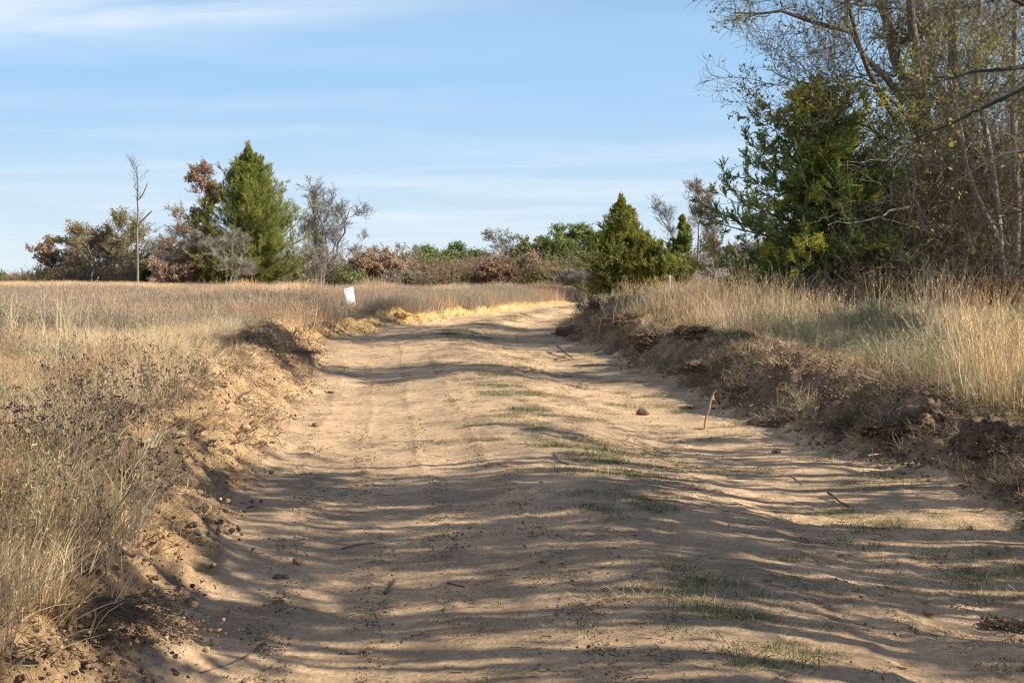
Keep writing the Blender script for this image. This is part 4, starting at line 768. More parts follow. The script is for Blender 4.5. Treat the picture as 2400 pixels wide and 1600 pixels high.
# ------------------------------------------------------------------ trees right of the camera: their shade falls across the road
def side_tree(name, label, x, y, H, Wd, seed, nleaf, leafcol, trunk_r=0.17, stems=3, l1=18, twig=0.006, leafsize=(0.08, 0.14), spread=50, low=0.25, fan=0.0, upk=0.1, l2n=8, **k):
    D = y
    # broadleaf() works from picture units, so hand it the same tree in those units
    z0 = hz(x, y); px = 1200 + x / D * FPX if D > 0.5 else 0
    rng = np.random.default_rng(seed); K = 9; s = np.linspace(0, 1, K); P0 = np.zeros((stems, K, 3)); R0 = np.zeros((stems, K))
    for i in range(stems):
        az = rng.uniform(0, 6.28); sp = (0 if stems == 1 else 0.25) * Wd * 0.6
        w1 = np.cumsum(rng.normal(size=K)) * 0.02 * H; w2 = np.cumsum(rng.normal(size=K)) * 0.02 * H
        ox, oy = (rng.uniform(-.5, .5) * fan, (i + rng.random() - stems / 2) / stems * fan * 2.0) if fan else (0, 0)
        if fan: sp *= 0.4; w1 *= 0.5; w2 *= 0.5
        P0[i, :, 0] = ox + math.cos(az) * sp * s + (w1 - w1[0]) * s; P0[i, :, 1] = oy + math.sin(az) * sp * s + (w2 - w2[0]) * s; P0[i, :, 2] = s * H * 0.85 * (rng.uniform(.75, 1) if fan else 1)
        R0[i] = trunk_r * (1 - 0.85 * s) + 0.01
    L1 = Wd * 0.42
    P1, R1 = grow(P0, R0, l1 // stems, rng, low, 0.98, (spread - 18, spread + 15), L1, 0.35, 7, 0.16, upk, 0.5, 0.3, 0.35, twig)
    P2, R2 = grow(P1, R1, l2n, rng, 0.2, 1, (25, 60), L1 * 0.5, 0.35, 6, 0.2, 0.06, 0.5, 0.35, 0.3, twig)
    P3, R3 = grow(P2, R2, 3 if fan else 7, rng, 0.2, 1, (25, 60), L1 * 0.27, 0.4, 5, 0.22, 0.05, 0.55, 0.5, 0.3, twig)
    P4, R4 = grow(P3, R3, 2 if fan else 4, rng, 0.15, 1, (20, 60), L1 * 0.15, 0.5, 4, 0.2, 0.05, 0.7, 0.6, 0.3, twig * 0.7)
    arrs = [P0, P1, P2, P3, P4]
    fit(arrs, H, Wd); root = link(name, None, loc=(x, y, z0 - 0.05)); tag(root, label, 'tree', 'trees beside the road right of the viewpoint')
    mb = MB()
    for P, R, q in ((P0, R0, 8), (P1, R1, 6)): V_, F_ = tubes(P, R, q); mb.add(V_, F_, DARKBARK)
    link('trunk', mb.mesh('trunk', M_BARK, True), root)
    mb = MB()
    for P, R in ((P2, R2), (P3, R3), (P4, R4)): V_, F_ = tubes(P, R, 3); mb.add(V_, F_, np.array(DARKBARK) * 1.1)
    link('branches', mb.mesh('branches', M_BARK), root)
    if nleaf:
        pool = np.concatenate([P4[:, 1:].reshape(-1, 3), P3[:, 1:].reshape(-1, 3)]); dens = fbm(pool[:, 0] * 1.6 + pool[:, 1] * 1.9, pool[:, 2] * 2.6, seed, 2)
        pr = np.clip(dens * 3.4 + 0.15, 0.004, 2) ** 2; pr /= pr.sum(); ii = rng.choice(len(pool), nleaf, p=pr)
        V_, F_ = leaves(pool[ii], rng, leafsize, 0.65, 0.04, 0.3); mb = MB(); mb.add(V_, F_, vary_col(leafcol, nleaf, rng, 4, 0.25)); link('foliage', mb.mesh('foliage', M_LEAF), root)
side_tree('roadside_tree', 'half bare roadside tree just outside the right edge of the photo', 11.3, 20.2, 10.0, 5.0, 701, 13000, VINE_LEAF, low=0.3)
side_tree('roadside_tree', 'leafy brown roadside oak right of the viewpoint shading the near road', 7.2, 7.2, 6.6, 4.6, 702, 5500, RUSSET, low=0.3, stems=7, fan=2.0, l1=21, spread=30, upk=0.2, trunk_r=0.13, l2n=5)
side_tree('roadside_tree', 'tall roadside tree right of the viewpoint with thin leaves shading the near road', 9.6, 4.8, 8.2, 5.6, 703, 3000, OLIVE, low=0.3, stems=8, fan=2.4, l1=24, spread=30, upk=0.2, trunk_r=0.15, l2n=5)
side_tree('roadside_tree', 'roadside tree level with the viewpoint with dense twigs shading the bottom of the view', 6.8, 2.8, 6.0, 4.4, 704, 2600, RUSSET, low=0.3, stems=6, fan=1.8, l1=18, spread=30, upk=0.2, trunk_r=0.13, l2n=5)
side_tree('roadside_tree', 'thick crowned roadside tree standing behind the viewpoint on the right', 12.0, 0.4, 9, 7, 705, 9000, OLIVE, low=0.2)
side_tree('roadside_tree', 'slim roadside oak right of the road farther along the near bank', 9.3, 8.4, 7.4, 4.4, 706, 5200, RUSSET, low=0.25, stems=8, fan=2.0, l1=24, spread=30, upk=0.2, trunk_r=0.14, l2n=5)
side_tree('roadside_tree', 'bare roadside tree behind the leaning boughs at the right edge', 17.5, 27.0, 10, 6, 707, 3500, OLIVE, low=0.2)
# dark boughs entering the frame at the upper right
poly_tree('overhanging_tree', 'dark boughs of a near tree entering from the right edge above the thicket', 'tree', 21, 2760,
    [([(2760,760,0),(2720,450,0),(2680,200,0),(2690,-50,0)], 0.16, 0.08), ([(2700,300,0),(2520,180,-.3),(2400,150,-.5),(2280,165,-.8),(2190,180,-1)], 0.05, 0.012), ([(2690,230,0),(2500,170,0),(2330,240,.2),(2220,290,.4),(2130,330,.5)], 0.045, 0.010),
     ([(2700,420,0),(2540,380,-.4),(2400,330,-.6),(2300,390,-.8),(2230,430,-1)], 0.04, 0.009), ([(2690,100,0),(2500,20,0),(2380,15,0),(2300,-20,0)], 0.05, 0.015), ([(2700,520,0),(2560,470,0),(2400,480,0),(2330,500,0)], 0.035, 0.008)],
    506, (0.085, 0.075, 0.065), VINE_LEAF, 900, l2=9, len2=1.0, l3=6, l4=4, group=None, twig=0.003, len3=0.5, len4=0.25)
# ------------------------------------------------------------------ small things of the field
def sign():
    D = 46.0; c = at_y(820, 697, D); root = link('yard_sign', None, loc=(c[0], D, hz(c[0], D))); tag(root, 'small white tilted notice sign standing in dry grass at the road edge', 'sign')
    zc = c[2] - hz(c[0], D)
    R = __import__('mathutils').Matrix.Rotation(math.radians(50), 4, 'Z') @ __import__('mathutils').Matrix.Rotation(math.radians(-12), 4, 'Y')
    def box(mb, cx, cy, cz, sx, sy, sz, col):
        v = np.array([[a, b, d] for a in (-.5, .5) for b in (-.5, .5) for d in (-.5, .5)]) * np.array([sx, sy, sz]) + np.array([cx, cy, cz])
        v = np.array([list(R @ Vector(q)) for q in v]) + np.array([0, 0, zc]); mb.add(v, np.array([[0,1,3,2],[4,6,7,5],[0,4,5,1],[2,3,7,6],[0,2,6,4],[1,5,7,3]]), col)
    W, Hh = 0.41, 0.63
    mb = MB(); box(mb, 0, 0, 0, W, 0.008, Hh, (0.80, 0.80, 0.80)); me = mb.mesh('panel', M_PAINT); me.validate(); pn = link('panel', me, root)
    mb = MB(); r_ = np.random.default_rng(2)
    def line(z, segs, h, col):
        for a, b in segs: box(mb, (a + b) / 2 * W, -0.0055, z * Hh, (b - a) * W, 0.002, h * Hh, col)
    red = (0.42, 0.07, 0.08); dk = (0.14, 0.05, 0.06)
    line(0.44, [(-.38, -.2), (-.17, 0.02), (.06, .2), (.24, .40)], 0.04, red); line(0.39, [(-.06, .03)], 0.045, dk); line(0.345, [(-.4, -.1), (-.06, .0)], 0.02, red)
    link('lettering', mb.mesh('lettering', M_PAINT), pn); mb = MB()
    line(-0.32, [(-.38, -.05), (.0, .40)], 0.022, red); line(-0.36, [(-.40, -.28), (-.2, .1), (.15, .40)], 0.04, dk); line(-0.405, [(-.4, -.12), (-.05, .4)], 0.022, dk); line(-0.44, [(-.4, -.15), (.05, .3)], 0.022, red)
    link('lettering', mb.mesh('lettering', M_PAINT), pn)
    mb = MB(); box(mb, -0.02, 0.012, -0.42, 0.03, 0.014, 0.95, (0.38, 0.28, 0.18)); me = mb.mesh('post', M_BARK); link('post', me, root)
M_PAINT = foliage_mat('painted_board', 0.0, 0.4)
sign()
def survey_flag():
    D = 60; c = at_y(259, 688, D); g = hz(c[0], D); root = link('marker_flag', None, loc=(c[0], D, g)); tag(root, 'small yellow survey marker flag standing in the left field', 'flag')
    z = c[2] - g; P = np.array([[[0, 0, -.1], [0.01, 0, z * .5], [-0.07, 0, z - .1], [-0.075, 0, z + 0.08]]]); mb = MB(); V_, F_ = tubes(P, np.full((1, 4), 0.006), 5); mb.add(V_, F_, (0.3, 0.3, 0.28)); link('wire', mb.mesh('wire', M_PAINT), root)
    us = np.linspace(0, 1, 8); vs = np.linspace(0, 1, 6); U, Vv = np.meshgrid(us, vs); x = -0.07 + U * 0.155; y = 0.02 * np.sin(U * 6) - 0.01; zz = z - 0.07 + Vv * 0.15 * (1 - 0.45 * U) + 0.01
    v = np.stack([x, y, zz], -1).reshape(-1, 3); i = np.arange(48).reshape(6, 8); F = np.stack([i[:-1, :-1], i[:-1, 1:], i[1:, 1:], i[1:, :-1]], -1).reshape(-1, 4)
    mb = MB(); mb.add(v, F, (0.90, 0.88, 0.12)); fl = link('flag', mb.mesh('flag', M_PAINT), root); so_ = fl.modifiers.new('t', 'SOLIDIFY'); so_.thickness = 0.004
survey_flag()
def stake():
    D = 48; c = at_y(1568, 690, D); g = hz(c[0], D) - 0.05; top = at_y(1568, 645, D)[2]; h = top - g
    root = tag(link('wooden_stake', None, loc=(c[0], D, g)), 'weathered pinkish grey wooden stake in tall grass in front of the bend cedars', 'stake')
    mb = MB(); v = []; 
    for z, s in ((0, 1), (h * 0.5, 1.02), (h - 0.03, 0.98), (h, 0.8)):
        for a, b in ((-1, -1), (1, -1), (1, 1), (-1, 1)): v.append((a * 0.055 * s + 0.01 * z, b * 0.03 * s, z))
    F = [[q * 4 + i, q * 4 + (i + 1) % 4, q * 4 + 4 + (i + 1) % 4, q * 4 + 4 + i] for q in range(3) for i in range(4)] + [[12, 13, 14, 15]]
    mb.add(v, F, (0.45, 0.36, 0.31)); link('post', mb.mesh('post', M_BARK), root)
stake()
# stick standing upright in the road
def branch_thing(name, label, cat, polys, cols, M=M_BARK, group=None, fan=0):
    base = polys[0][0][0]; root_me = MB()
    for (pts_, r0, r1), c in zip(polys, cols):
        q = np.array(pts_) - base; K = max(len(q) * 2, 6); u = np.linspace(0, 1, len(q)); s = np.linspace(0, 1, K); P = np.stack([np.interp(s, u, q[:, i]) for i in range(3)], -1); P[1:-1] = .25 * P[:-2] + .5 * P[1:-1] + .25 * P[2:]
        rr = np.random.default_rng(len(q)); P[1:-1] += rr.normal(size=(K - 2, 3)) * r0 * 0.25
        V_, F_ = tubes(P[None], np.linspace(r0, r1, K)[None], 7); root_me.add(V_, F_, c)
        root_me.add(P[-1] + rr.normal(size=(3, 3)) * r1, [[0, 1, 2]], c)
    o = link(name, root_me.mesh(name, M, True), loc=base); return tag(o, label, cat, group)
g0 = gp(1652, 1006); D = g0[1]
branch_thing('upright_stick', 'broken forked stick standing upright in the road near the right bank', 'stick',
    [([g0, at_y(1652, 985, D), at_y(1664, 950, D - .02), at_y(1672, 920, D), at_y(1679, 913, D)], 0.011, 0.010), ([at_y(1669, 937, D), at_y(1672, 920, D + .02), at_y(1670, 917, D + .02)], 0.012, 0.008), ([g0, gp(1640, 1007) + [0, 0, .01], gp(1626, 1005) + [0, 0, .008]], 0.012, 0.005), ([at_y(1671, 932, D), at_y(1677, 938, D)], 0.006, 0.003)],
    [(0.36, 0.235, 0.145), (0.45, 0.28, 0.16), (0.30, 0.2, 0.12), (0.6, 0.45, 0.28)])
def ground_stick(pxs, r, label, col=(0.13, 0.10, 0.08), lift=None, name='fallen_stick', extra=(), group='sticks lying on the road'):
    def pts(l, lf):
        o = []
        for i, (a, b) in enumerate(l):
            p = gp(a, b); p[2] += r * 0.7 + (lf[i] if lf else 0); o.append(p)
        return o
    polys = [(pts(pxs, lift), r, r * 0.5)] + [(pts(l, None), r * 0.7, r * 0.35) for l in extra]
    branch_thing(name, label, 'stick', polys, [col] * len(polys), group=group)
ground_stick([(1305,823),(1325,834),(1343,844)], 0.022, 'forked dark branch lying on the road where the twin shadow bands cross', lift=[0.10, 0.06, 0.0], extra=[[(1303,844),(1325,834)]])
ground_stick([(1940,1162),(1965,1177),(1990,1190)], 0.010, 'dark stick lying near the right bank above the yellow stone', lift=[0.02, .01, 0])
ground_stick([(1049,1366),(1070,1372),(1089,1376)], 0.006, 'short red brown twig lying in the middle of the near road', (0.20, 0.10, 0.07))
ground_stick([(924,1360),(914,1378),(903,1392)], 0.008, 'short dark forked twig lying left of the red brown twig', extra=[[(903,1392),(906,1384)]])
ground_stick([(620,1506),(590,1532),(545,1556),(470,1578)], 0.006, 'long thin curved twig at the bottom left of the road', (0.18, 0.13, 0.10))
ground_stick([(800,1288),(835,1277),(878,1273)], 0.006, 'thin twig lying below the lone brown clod on the left wheel track')
ground_stick([(812,1531),(835,1532),(860,1530)], 0.014, 'thick pale stick end lying beside a round stone at the bottom edge', (0.24, 0.19, 0.14))
ground_stick([(1298,1074),(1315,1084),(1332,1090)], 0.014, 'grey stick on the grassy crown of the road', (0.22, 0.21, 0.20), lift=[0.02, 0, 0])
ground_stick([(1855,1116),(1868,1125),(1880,1136)], 0.007, 'pale thin twig on the road below the shaded right bank', (0.40, 0.31, 0.20))
ground_stick([(740,1113),(752,1106),(768,1100)], 0.005, 'thin pale twig at the left foot of the first shadow edge', (0.40, 0.30, 0.18))
ground_stick([(332,1032),(390,1026),(440,1034)], 0.022, 'split grey branch lying across the left bank under the weeds', (0.36, 0.29, 0.21), lift=[.06, .07, .03], group='branches on the dirt banks', extra=[[(390,1026),(425,1018)]])
ground_stick([(560,1000 - 60),(575,934),(592,927)], 0.012, 'short dark branch sticking out of the sandy left bank', (0.14, 0.11, 0.09), lift=[0, .05, .08], group='branches on the dirt banks')
ground_stick([(2195,786),(2230,760),(2272,722)], 0.014, 'thin dark dead branch rising from the weeds behind the right bank', (0.13, 0.11, 0.10), lift=[0.02, .3, .55], group='branches on the dirt banks')
ground_stick([(1580,893),(1605,884),(1622,881)], 0.010, 'pale split twig lying on the right bank above the road bend', (0.42, 0.34, 0.25), lift=[.01, .04, .02], group='branches on the dirt banks', extra=[[(1600,868),(1622,881)]])
ground_stick([(1403,800),(1404,788),(1415,782)], 0.018, 'bent pale root sticking out of the far end of the right bank', (0.42, 0.34, 0.24), lift=[0, .1, .12], group='branches on the dirt banks')
ground_stick([(2035,1075),(2060,1068),(2075,1070)], 0.012, 'short pale stick at the foot of the dark right bank', (0.45, 0.34, 0.22), lift=[.02, .02, .01], group='branches on the dirt banks')
# stones and clods
import bmesh
def lump(seed, flat=0.65, rough=0.28, sub=3, angular=0.5, crag=0.0):
    bm = bmesh.new(); bmesh.ops.create_icosphere(bm, subdivisions=sub, radius=1)
    V_ = np.array([v.co[:] for v in bm.verts]); rng = np.random.default_rng(seed)
    for q in range(7):                                         # facets
        n = norm(rng.normal(size=3)); dcut = rng.uniform(0.45, 0.85); s = V_ @ n; V_ = V_ - np.outer(np.maximum(s - dcut, 0) * angular * 1.8, n)
    f = fbm(V_[:, 0] * 2.2 + seed, V_[:, 1] * 2.2 + V_[:, 2] * 1.7, seed, 4); V_ = V_ * (1 + rough * f + (0.22 * crag * fbm(V_[:, 0] * 5 + seed, V_[:, 1] * 5 + V_[:, 2] * 4, seed + 7, 4, 0.65)))[:, None]; V_[:, 2] *= flat
    F = np.array([[v.index for v in f_.verts] for f_ in bm.faces]); bm.free(); return V_, F
CRL = [lump(900 + q, .7, .75, 1, .95) for q in range(8)]
def crumb_cover(mb, surf, s, rng, n, lo, hi, col):
    for q in range(8):
        V_, F = CRL[q]; m = n // 8; p = surf[rng.integers(0, len(surf), m)]; k_ = rng.uniform(lo, hi, (m, 1, 1)) ** 1.0 * s; a = rng.uniform(0, 6.28, (m, 1)); c_, s_ = np.cos(a), np.sin(a)
        W_ = np.stack([V_[None, :, 0] * c_ - V_[None, :, 1] * s_, V_[None, :, 0] * s_ + V_[None, :, 1] * c_, np.broadcast_to(V_[None, :, 2], (m, len(V_)))], -1) * k_ + p[:, None]
        FF = (F[None] + (np.arange(m) * len(V_))[:, None, None]).reshape(-1, 3); mb.add(W_.reshape(-1, 3), FF, np.repeat(np.array(col) * rng.uniform(.6, 1.5, (m, 1)), len(V_), 0))
def stone(px, py, wpx, label, col, seed, name='stone', flat=0.65, asp=0.8, group='stones beside the left bank', mat=None, rough=0.25, angular=0.5, sub=3, cat='stone', roots=0, sink=0.25, hair=None):
    g = gp(px, py); s = wpx / FPX * g[1] * 0.5; V_, F = lump(seed, flat, rough, sub, angular, 2.2 if sub > 4 else 0); V_ = V_ * np.array([1, asp, 1]) * s; rng = np.random.default_rng(seed)
    n = fbm(V_[:, 0] / s * 3, V_[:, 2] / s * 3 + V_[:, 1], seed + 3, 3)[:, None]; c = (np.array(col) * 0.5 + np.array([0.15, 0.10, 0.06]) if name == 'torn_sod' else np.array(col)) * (1 + 0.45 * n)
    mb = MB(); mb.add(V_, F, c)
    if cat == 'sod': surf = V_[V_[:, 2] > -0.2 * s * flat] ; surf = np.concatenate([surf, surf * np.array([1.25, 1.3, 0.35]) - np.array([0, 0, s * flat * .2])]); crumb_cover(mb, surf, s, rng, 760, 0.012, 0.08, c.mean(0))
    o = link(name, mb.mesh(name, mat or M_CLOD, angular < 0.3), loc=(g[0], g[1], g[2] + s * flat * (1 - 2 * sink)), rz=rng.uniform(0, 6)); tag(o, label, cat, group)
    if roots:
        mb = MB(); az = rng.uniform(0, 6.28, roots); el = rng.uniform(-0.1, 1.2, roots); st = np.stack([np.cos(az) * np.cos(el), asp * np.sin(az) * np.cos(el), flat * np.sin(el)], -1) * s * 0.85
        d = norm(st + rng.normal(size=st.shape) * s * 0.6); k = 5; P = np.zeros((roots, k, 3)); P[:, 0] = st; Ln = s * rng.uniform(0.12, 0.42, roots)
        for i in range(1, k): d = norm(d + rng.normal(size=d.shape) * 0.3 + np.array([0, 0, -0.25])); P[:, i] = P[:, i - 1] + d * (Ln / (k - 1))[:, None]
        V2, F2 = tubes(P, rng.uniform(0.0015, 0.004, (roots, 1)) * np.linspace(1, .4, k)[None], 3); mb.add(V2, F2, np.repeat(np.array(hair or [(0.30, 0.22, 0.14), (0.18, 0.13, 0.09), (0.40, 0.30, 0.19)])[rng.integers(0, 3, roots)], k * 3, 0)); ch = link('roots', mb.mesh('roots', M_LEAF), o)
    return o
TANS = (0.52, 0.36, 0.20); OR = (0.55, 0.31, 0.12); GY = (0.30, 0.25, 0.20); DK = (0.15, 0.12, 0.10)
for q in [(575,1012,30,'largest tan stone on the sunlit sandy left bank',TANS,1,.8,.7),(545,1060,40,'flat pale slab below the largest tan stone on the left bank',(0.56,0.42,0.28),2,.3,.7),(544,1132,26,'orange stone in the shadow edge at the left bank foot',OR,3,.7,.8),
          (476,1196,32,'dark squarish stone sitting on the shaded left bank',(0.22,0.18,0.14),4,.85,.8),(455,1235,34,'dark flat stone below the squarish one on the left bank',DK,5,.4,.7),(463,1252,24,'grey pebble just below the dark flat stone',GY,6,.6,.8),
          (447,1415,30,'grey angular stone at the left foot of the bank, upper of a touching pair',(0.33,0.28,0.21),7,.75,.7),(410,1432,32,'grey brown stone left of the angular grey stone',(0.30,0.24,0.17),8,.6,.8),(356,1395,26,'tan upright stone half buried in the near left bank',TANS,9,1.1,.8),(328,1382,26,'orange tan stone under the grass on the near left bank',OR,10,.8,.8),
          (503,1512,24,'small tan stone on the near road by the left edge, upper of three',TANS,11,.6,.8),(482,1529,24,'square tan pebble below and left of its two neighbours',(0.5,0.37,0.22),12,.8,.9),(440,1496,22,'light pebble nearest the dry weed at the lower left',TANS,13,.5,.8),(412,1540,18,'dark pebble at the very lower left road edge',DK,14,.7,.8),
          (620,1038,26,'flat brown stone at the left foot of the sunlit road',(0.28,0.18,0.10),15,.4,.5),(634,1022,14,'small dark stone above the flat brown stone',DK,16,.8,.8),(684,938,16,'pale pebble beside the left bank in the sun',TANS,17,.8,.8),(740,999,26,'broken reddish clod on the sunny left wheel track',(0.34,0.2,0.12),18,.6,.8),
          (775,922,22,'dark flattened stone at the left edge below the second shadow band',DK,19,.4,.6),(515,1245,26,'tan stone half sunk at the shaded left foot of the bank',(0.42,0.30,0.18),20,.6,.8),(495,1222,20,'brown angular stone between grey pebble and tan stone',(0.36,0.24,0.14),21,.7,.8),(340,1480,34,'orange brown stone poking from the near left slope',(0.46,0.28,0.13),23,.6,.8)]:
    px, py, wp, lb, c, sd_, fl, asp = q; stone(px, py, wp, lb, c, sd_, flat=fl, asp=asp)
for q in [(697,1322,26,'lone brown dirt clod on the near left wheel track',(0.40,0.28,0.18),31,.9),(650,1356,24,'dark clod, left one of a touching pair on the near road',(0.22,0.17,0.13),32,.7),(668,1354,20,'dark clod, right one of a touching pair on the near road',(0.25,0.18,0.13),33,.7),(866,1531,24,'round tan clod touching the thick stick end at the bottom edge',(0.45,0.32,0.2),34,.8),
          (1508,972,36,'large reddish brown clod lying on the sunny right side of the road',(0.23,0.14,0.09),35,.55),(1949,1035,22,'orange clod at the foot of the right bank',(0.48,0.29,0.15),36,1.1),(2274,1240,15,'yellow round pebble on the grassy right part of the near road',(0.70,0.55,0.22),37,.9),(1268,1131,15,'pale pebble on top of the road crown',(0.60,0.45,0.28),38,.8),
          (1895,1000,24,'tan clod at the sunny foot of the right bank',TANS,39,.8),(1845,1012,24,'yellow tan stone left of the tan clod by the right bank',(0.58,0.42,0.20),40,.8),(1205,960,12,'dark pebble on the sunny road middle',DK,41,.8),(2385,1173,18,'reddish brown clod at the right frame edge below the bank',(0.38,0.24,0.15),42,.8),(1820,1060,26,'flat grey stone in the shadow below the right bank',(0.25,0.23,0.21),43,.3)]:
    px, py, wp, lb, c, sd_, fl = q; stone(px, py, wp, lb, c, sd_, flat=fl, asp=0.8, name='dirt_clod', group='clods and pebbles on the road', cat='clod', rough=.35, angular=.25 if sd_ % 2 else .5)
# sods torn up along the banks
GB = 'torn sods along the banks'
SODS = [(345,1150,215,'dark torn sod on the shaded left bank above the squarish stone',(0.16,0.12,0.09),51,.42),(420,1105,100,'sod with matted straw right behind the dark torn sod',(0.22,0.16,0.10),52,.45),(420,1010,130,'straw covered sod overhanging the sunny left bank',(0.30,0.21,0.13),53,.45),
        (580,790,64,'dark root ball at the top of the left bank beside the uprooted brush',(0.17,0.12,0.09),54,.9),(700,800,56,'small dark root clump at the left road edge by the second shadow band',(0.16,0.11,0.08),55,.45),
        (2340,1040,200,'large dark rooty sod nearest the right frame edge',(0.17,0.12,0.09),56,.5),(2200,985,150,'tall pointed dark sod left of the largest rooty sod',(0.19,0.14,0.10),57,.6),(2070,975,120,'crumbly sod with a small shadowed hollow on the right bank',(0.22,0.155,0.10),58,.55),
        (2010,910,130,'grass topped sod midway along the right bank',(0.24,0.18,0.12),59,.5),(1830,880,120,'green topped sod below the tall grass clump',(0.22,0.17,0.11),60,.45),(1650,870,110,'dark shaded sod above the upright stick',(0.16,0.12,0.09),61,.55),(1640,800,130,'green topped mossy sod with dark roots on the far right bank',(0.17,0.14,0.09),62,.5),
        (1530,835,110,'dark hollow fronted sod on the far right bank',(0.15,0.11,0.085),63,.6),(1470,800,90,'brown sod left of the mossy green topped one',(0.26,0.18,0.12),64,.5),(1345,775,80,'dark sod at the far tip of the right bank',(0.15,0.11,0.08),65,.55),(2110,830,220,'wide straw covered dirt heap behind the right bank',(0.30,0.21,0.14),66,.4),
        (937,750,60,'bright yellow clay lump on the far left bank',(0.74,0.47,0.18),67,.4),(715,772,70,'yellow clay lump where the far left bank bulges',(0.68,0.42,0.17),68,.35),(2365,1470,130,'brown dirt heap at the lower right frame edge',(0.25,0.165,0.105),69,.42),(1740,915,100,'dark slumped sod on the right bank right of the upright stick',(0.19,0.14,0.1),70,.4)]
for px, py, wp, lb, c, sd_, fl in SODS:
    cl = sd_ in (67, 68); fl *= 0.8; wp *= 0.9
    stone(px, py, wp, lb, c, sd_, name='clay_lump' if cl else 'torn_sod', flat=fl * (1.9 if sd_ == 51 else 1.25 if sd_ in (52, 56, 57, 54) else .8), asp=0.75, group=GB, rough=.9, angular=.35, sub=5, cat='sod', roots=0 if cl else 300, sink=0.24 if sd_ in (51, 52, 53) else 0.42, mat=M_BANK)
# fallen leaves lying singly
def leaf(px, py, wpx, label, col, seed):
    g = gp(px, py); s = wpx / FPX * g[1] * 0.5; rng = np.random.default_rng(seed); nu, nv = 9, 5; U, Vv = np.meshgrid(np.linspace(0, 1, nu), np.linspace(-1, 1, nv))
    wd = np.sin(np.pi * np.clip(U, 0.02, 1) ** 0.8) ** 0.7 * (1 + 0.25 * np.sin(U * 22)) * 0.42
    x = (U - 0.5) * 2 * s; y = Vv * wd * s * 1.1; z = 0.25 * s + s * (0.45 * (U - .5) ** 2 * 4 * 0.6 + 0.5 * Vv ** 2 * wd + 0.1 * np.sin(U * 9 + seed) * Vv)
    v = np.stack([x, y, z], -1).reshape(-1, 3); i = np.arange(nu * nv).reshape(nv, nu); F = np.stack([i[:-1, :-1], i[:-1, 1:], i[1:, 1:], i[1:, :-1]], -1).reshape(-1, 4)
    st = np.array([[-s, 0, z[2, 0]], [-1.2 * s, 0, z[2, 0]], [-1.45 * s, 0.05 * s, 0.1 * s]]); mb = MB(); mb.add(v, F, np.array(col) * (1 + .15 * rng.normal(size=(len(v), 1)))); V_, F_ = tubes(st[None], np.full((1, 3), 0.02 * s), 4); mb.add(V_, F_, np.array(col) * .6)
    o = link('fallen_leaf', mb.mesh('fallen_leaf', M_LEAF, True), loc=g, rz=rng.uniform(0, 6.3)); tag(o, label, 'leaf', 'fallen leaves lying on the road')
for q in [(1960,1066,34,'curled brown leaf at the foot of the right bank below the orange clod',(0.36,0.19,0.09),1),(2168,1416,24,'round brown leaf standing above a reddish one on the near road',(0.30,0.15,0.08),2),(2178,1442,32,'flat reddish leaf below the round brown leaf',(0.38,0.12,0.06),3),(2127,1566,34,'tan leaf at the bottom edge right of centre',(0.48,0.31,0.16),4),
          (868,906,24,'orange brown leaf on the sunny left wheel track',(0.50,0.26,0.10),5),(1200,1093,44,'pale orange leaf in the shadow on the crown of the road',(0.45,0.25,0.11),6),(430,1473,24,'orange leaf beside the dry weed at the lower left',(0.50,0.26,0.09),7),(1155,965,16,'small reddish leaf right of the middle of the sunny road',(0.34,0.16,0.08),8),
          (2078,1040,34,'orange leaf on the shaded slope of the right bank',(0.44,0.25,0.09),9),(1832,1030,26,'brown leaf under the yellow tan stone',(0.38,0.22,0.10),10),(1720,955,26,'orange leaf tucked behind the upright stick',(0.55,0.32,0.10),11),(2360,1290,30,'brown leaf in the green grass at the right frame edge',(0.32,0.18,0.09),12),
          (1416,1417,22,'small orange leaf near the dark debris right of the crown',(0.52,0.30,0.10),13),(2318,1298,20,'dark curled leaf on the grassy right part of the road',(0.22,0.12,0.08),14),(380,1235,22,'brown leaf caught in the hollow of the left bank',(0.35,0.16,0.08),15)]: leaf(*q)
# ------------------------------------------------------------------ single shrubs, weeds and grass clumps near the camera
def plant_at(name, label, cat, px, py, fn, seed, group, mat=M_GRASS, xyz=None, **kw):
    g = gp(px, py) if xyz is None else np.array(xyz); mb = MB(); fn(mb, np.random.default_rng(seed), **kw); o = link(name, mb.mesh(name, mat), loc=g); return tag(o, label, cat, group)
def shrub(mb, rng, h=(0.5, 0.9), n=26, rad=0.5, nleaf=2600, cols=((0.15, 0.15, 0.10), (0.20, 0.19, 0.12), (0.11, 0.11, 0.075)), stem=(0.15, 0.12, 0.09)): forb(mb, rng, n, h, rad, stem, cols, nleaf, (0.02, 0.05), 0.4, None, 0.008, 0.35)
GS = 'grey green shrubs on the right bank'
def on_right(px, D): x = (px - 1200) / FPX * D; return (x, D, hz(x, D))
plant_at('grey_shrub', 'small dark grey shrub at the tip of the right bank', 'shrub', 0, 0, shrub, 81, GS, xyz=on_right(1385, 35.5), h=(0.35, 0.65), rad=0.35)
plant_at('grey_shrub', 'larger dark grey shrub behind the tip of the right bank', 'shrub', 0, 0, shrub, 82, GS, xyz=on_right(1490, 35), h=(0.5, 0.85), rad=0.6, nleaf=3600)
plant_at('grey_shrub', 'low dark shrub between the two on the far right bank', 'shrub', 0, 0, shrub, 83, GS, xyz=on_right(1435, 37), h=(0.25, 0.5), rad=0.6)
plant_at('grey_shrub', 'pale sage shrub right of the larger dark grey shrub', 'shrub', 0, 0, shrub, 84, GS, xyz=on_right(1590, 34), h=(0.5, 0.9), rad=0.8, nleaf=4500, cols=SAGE)
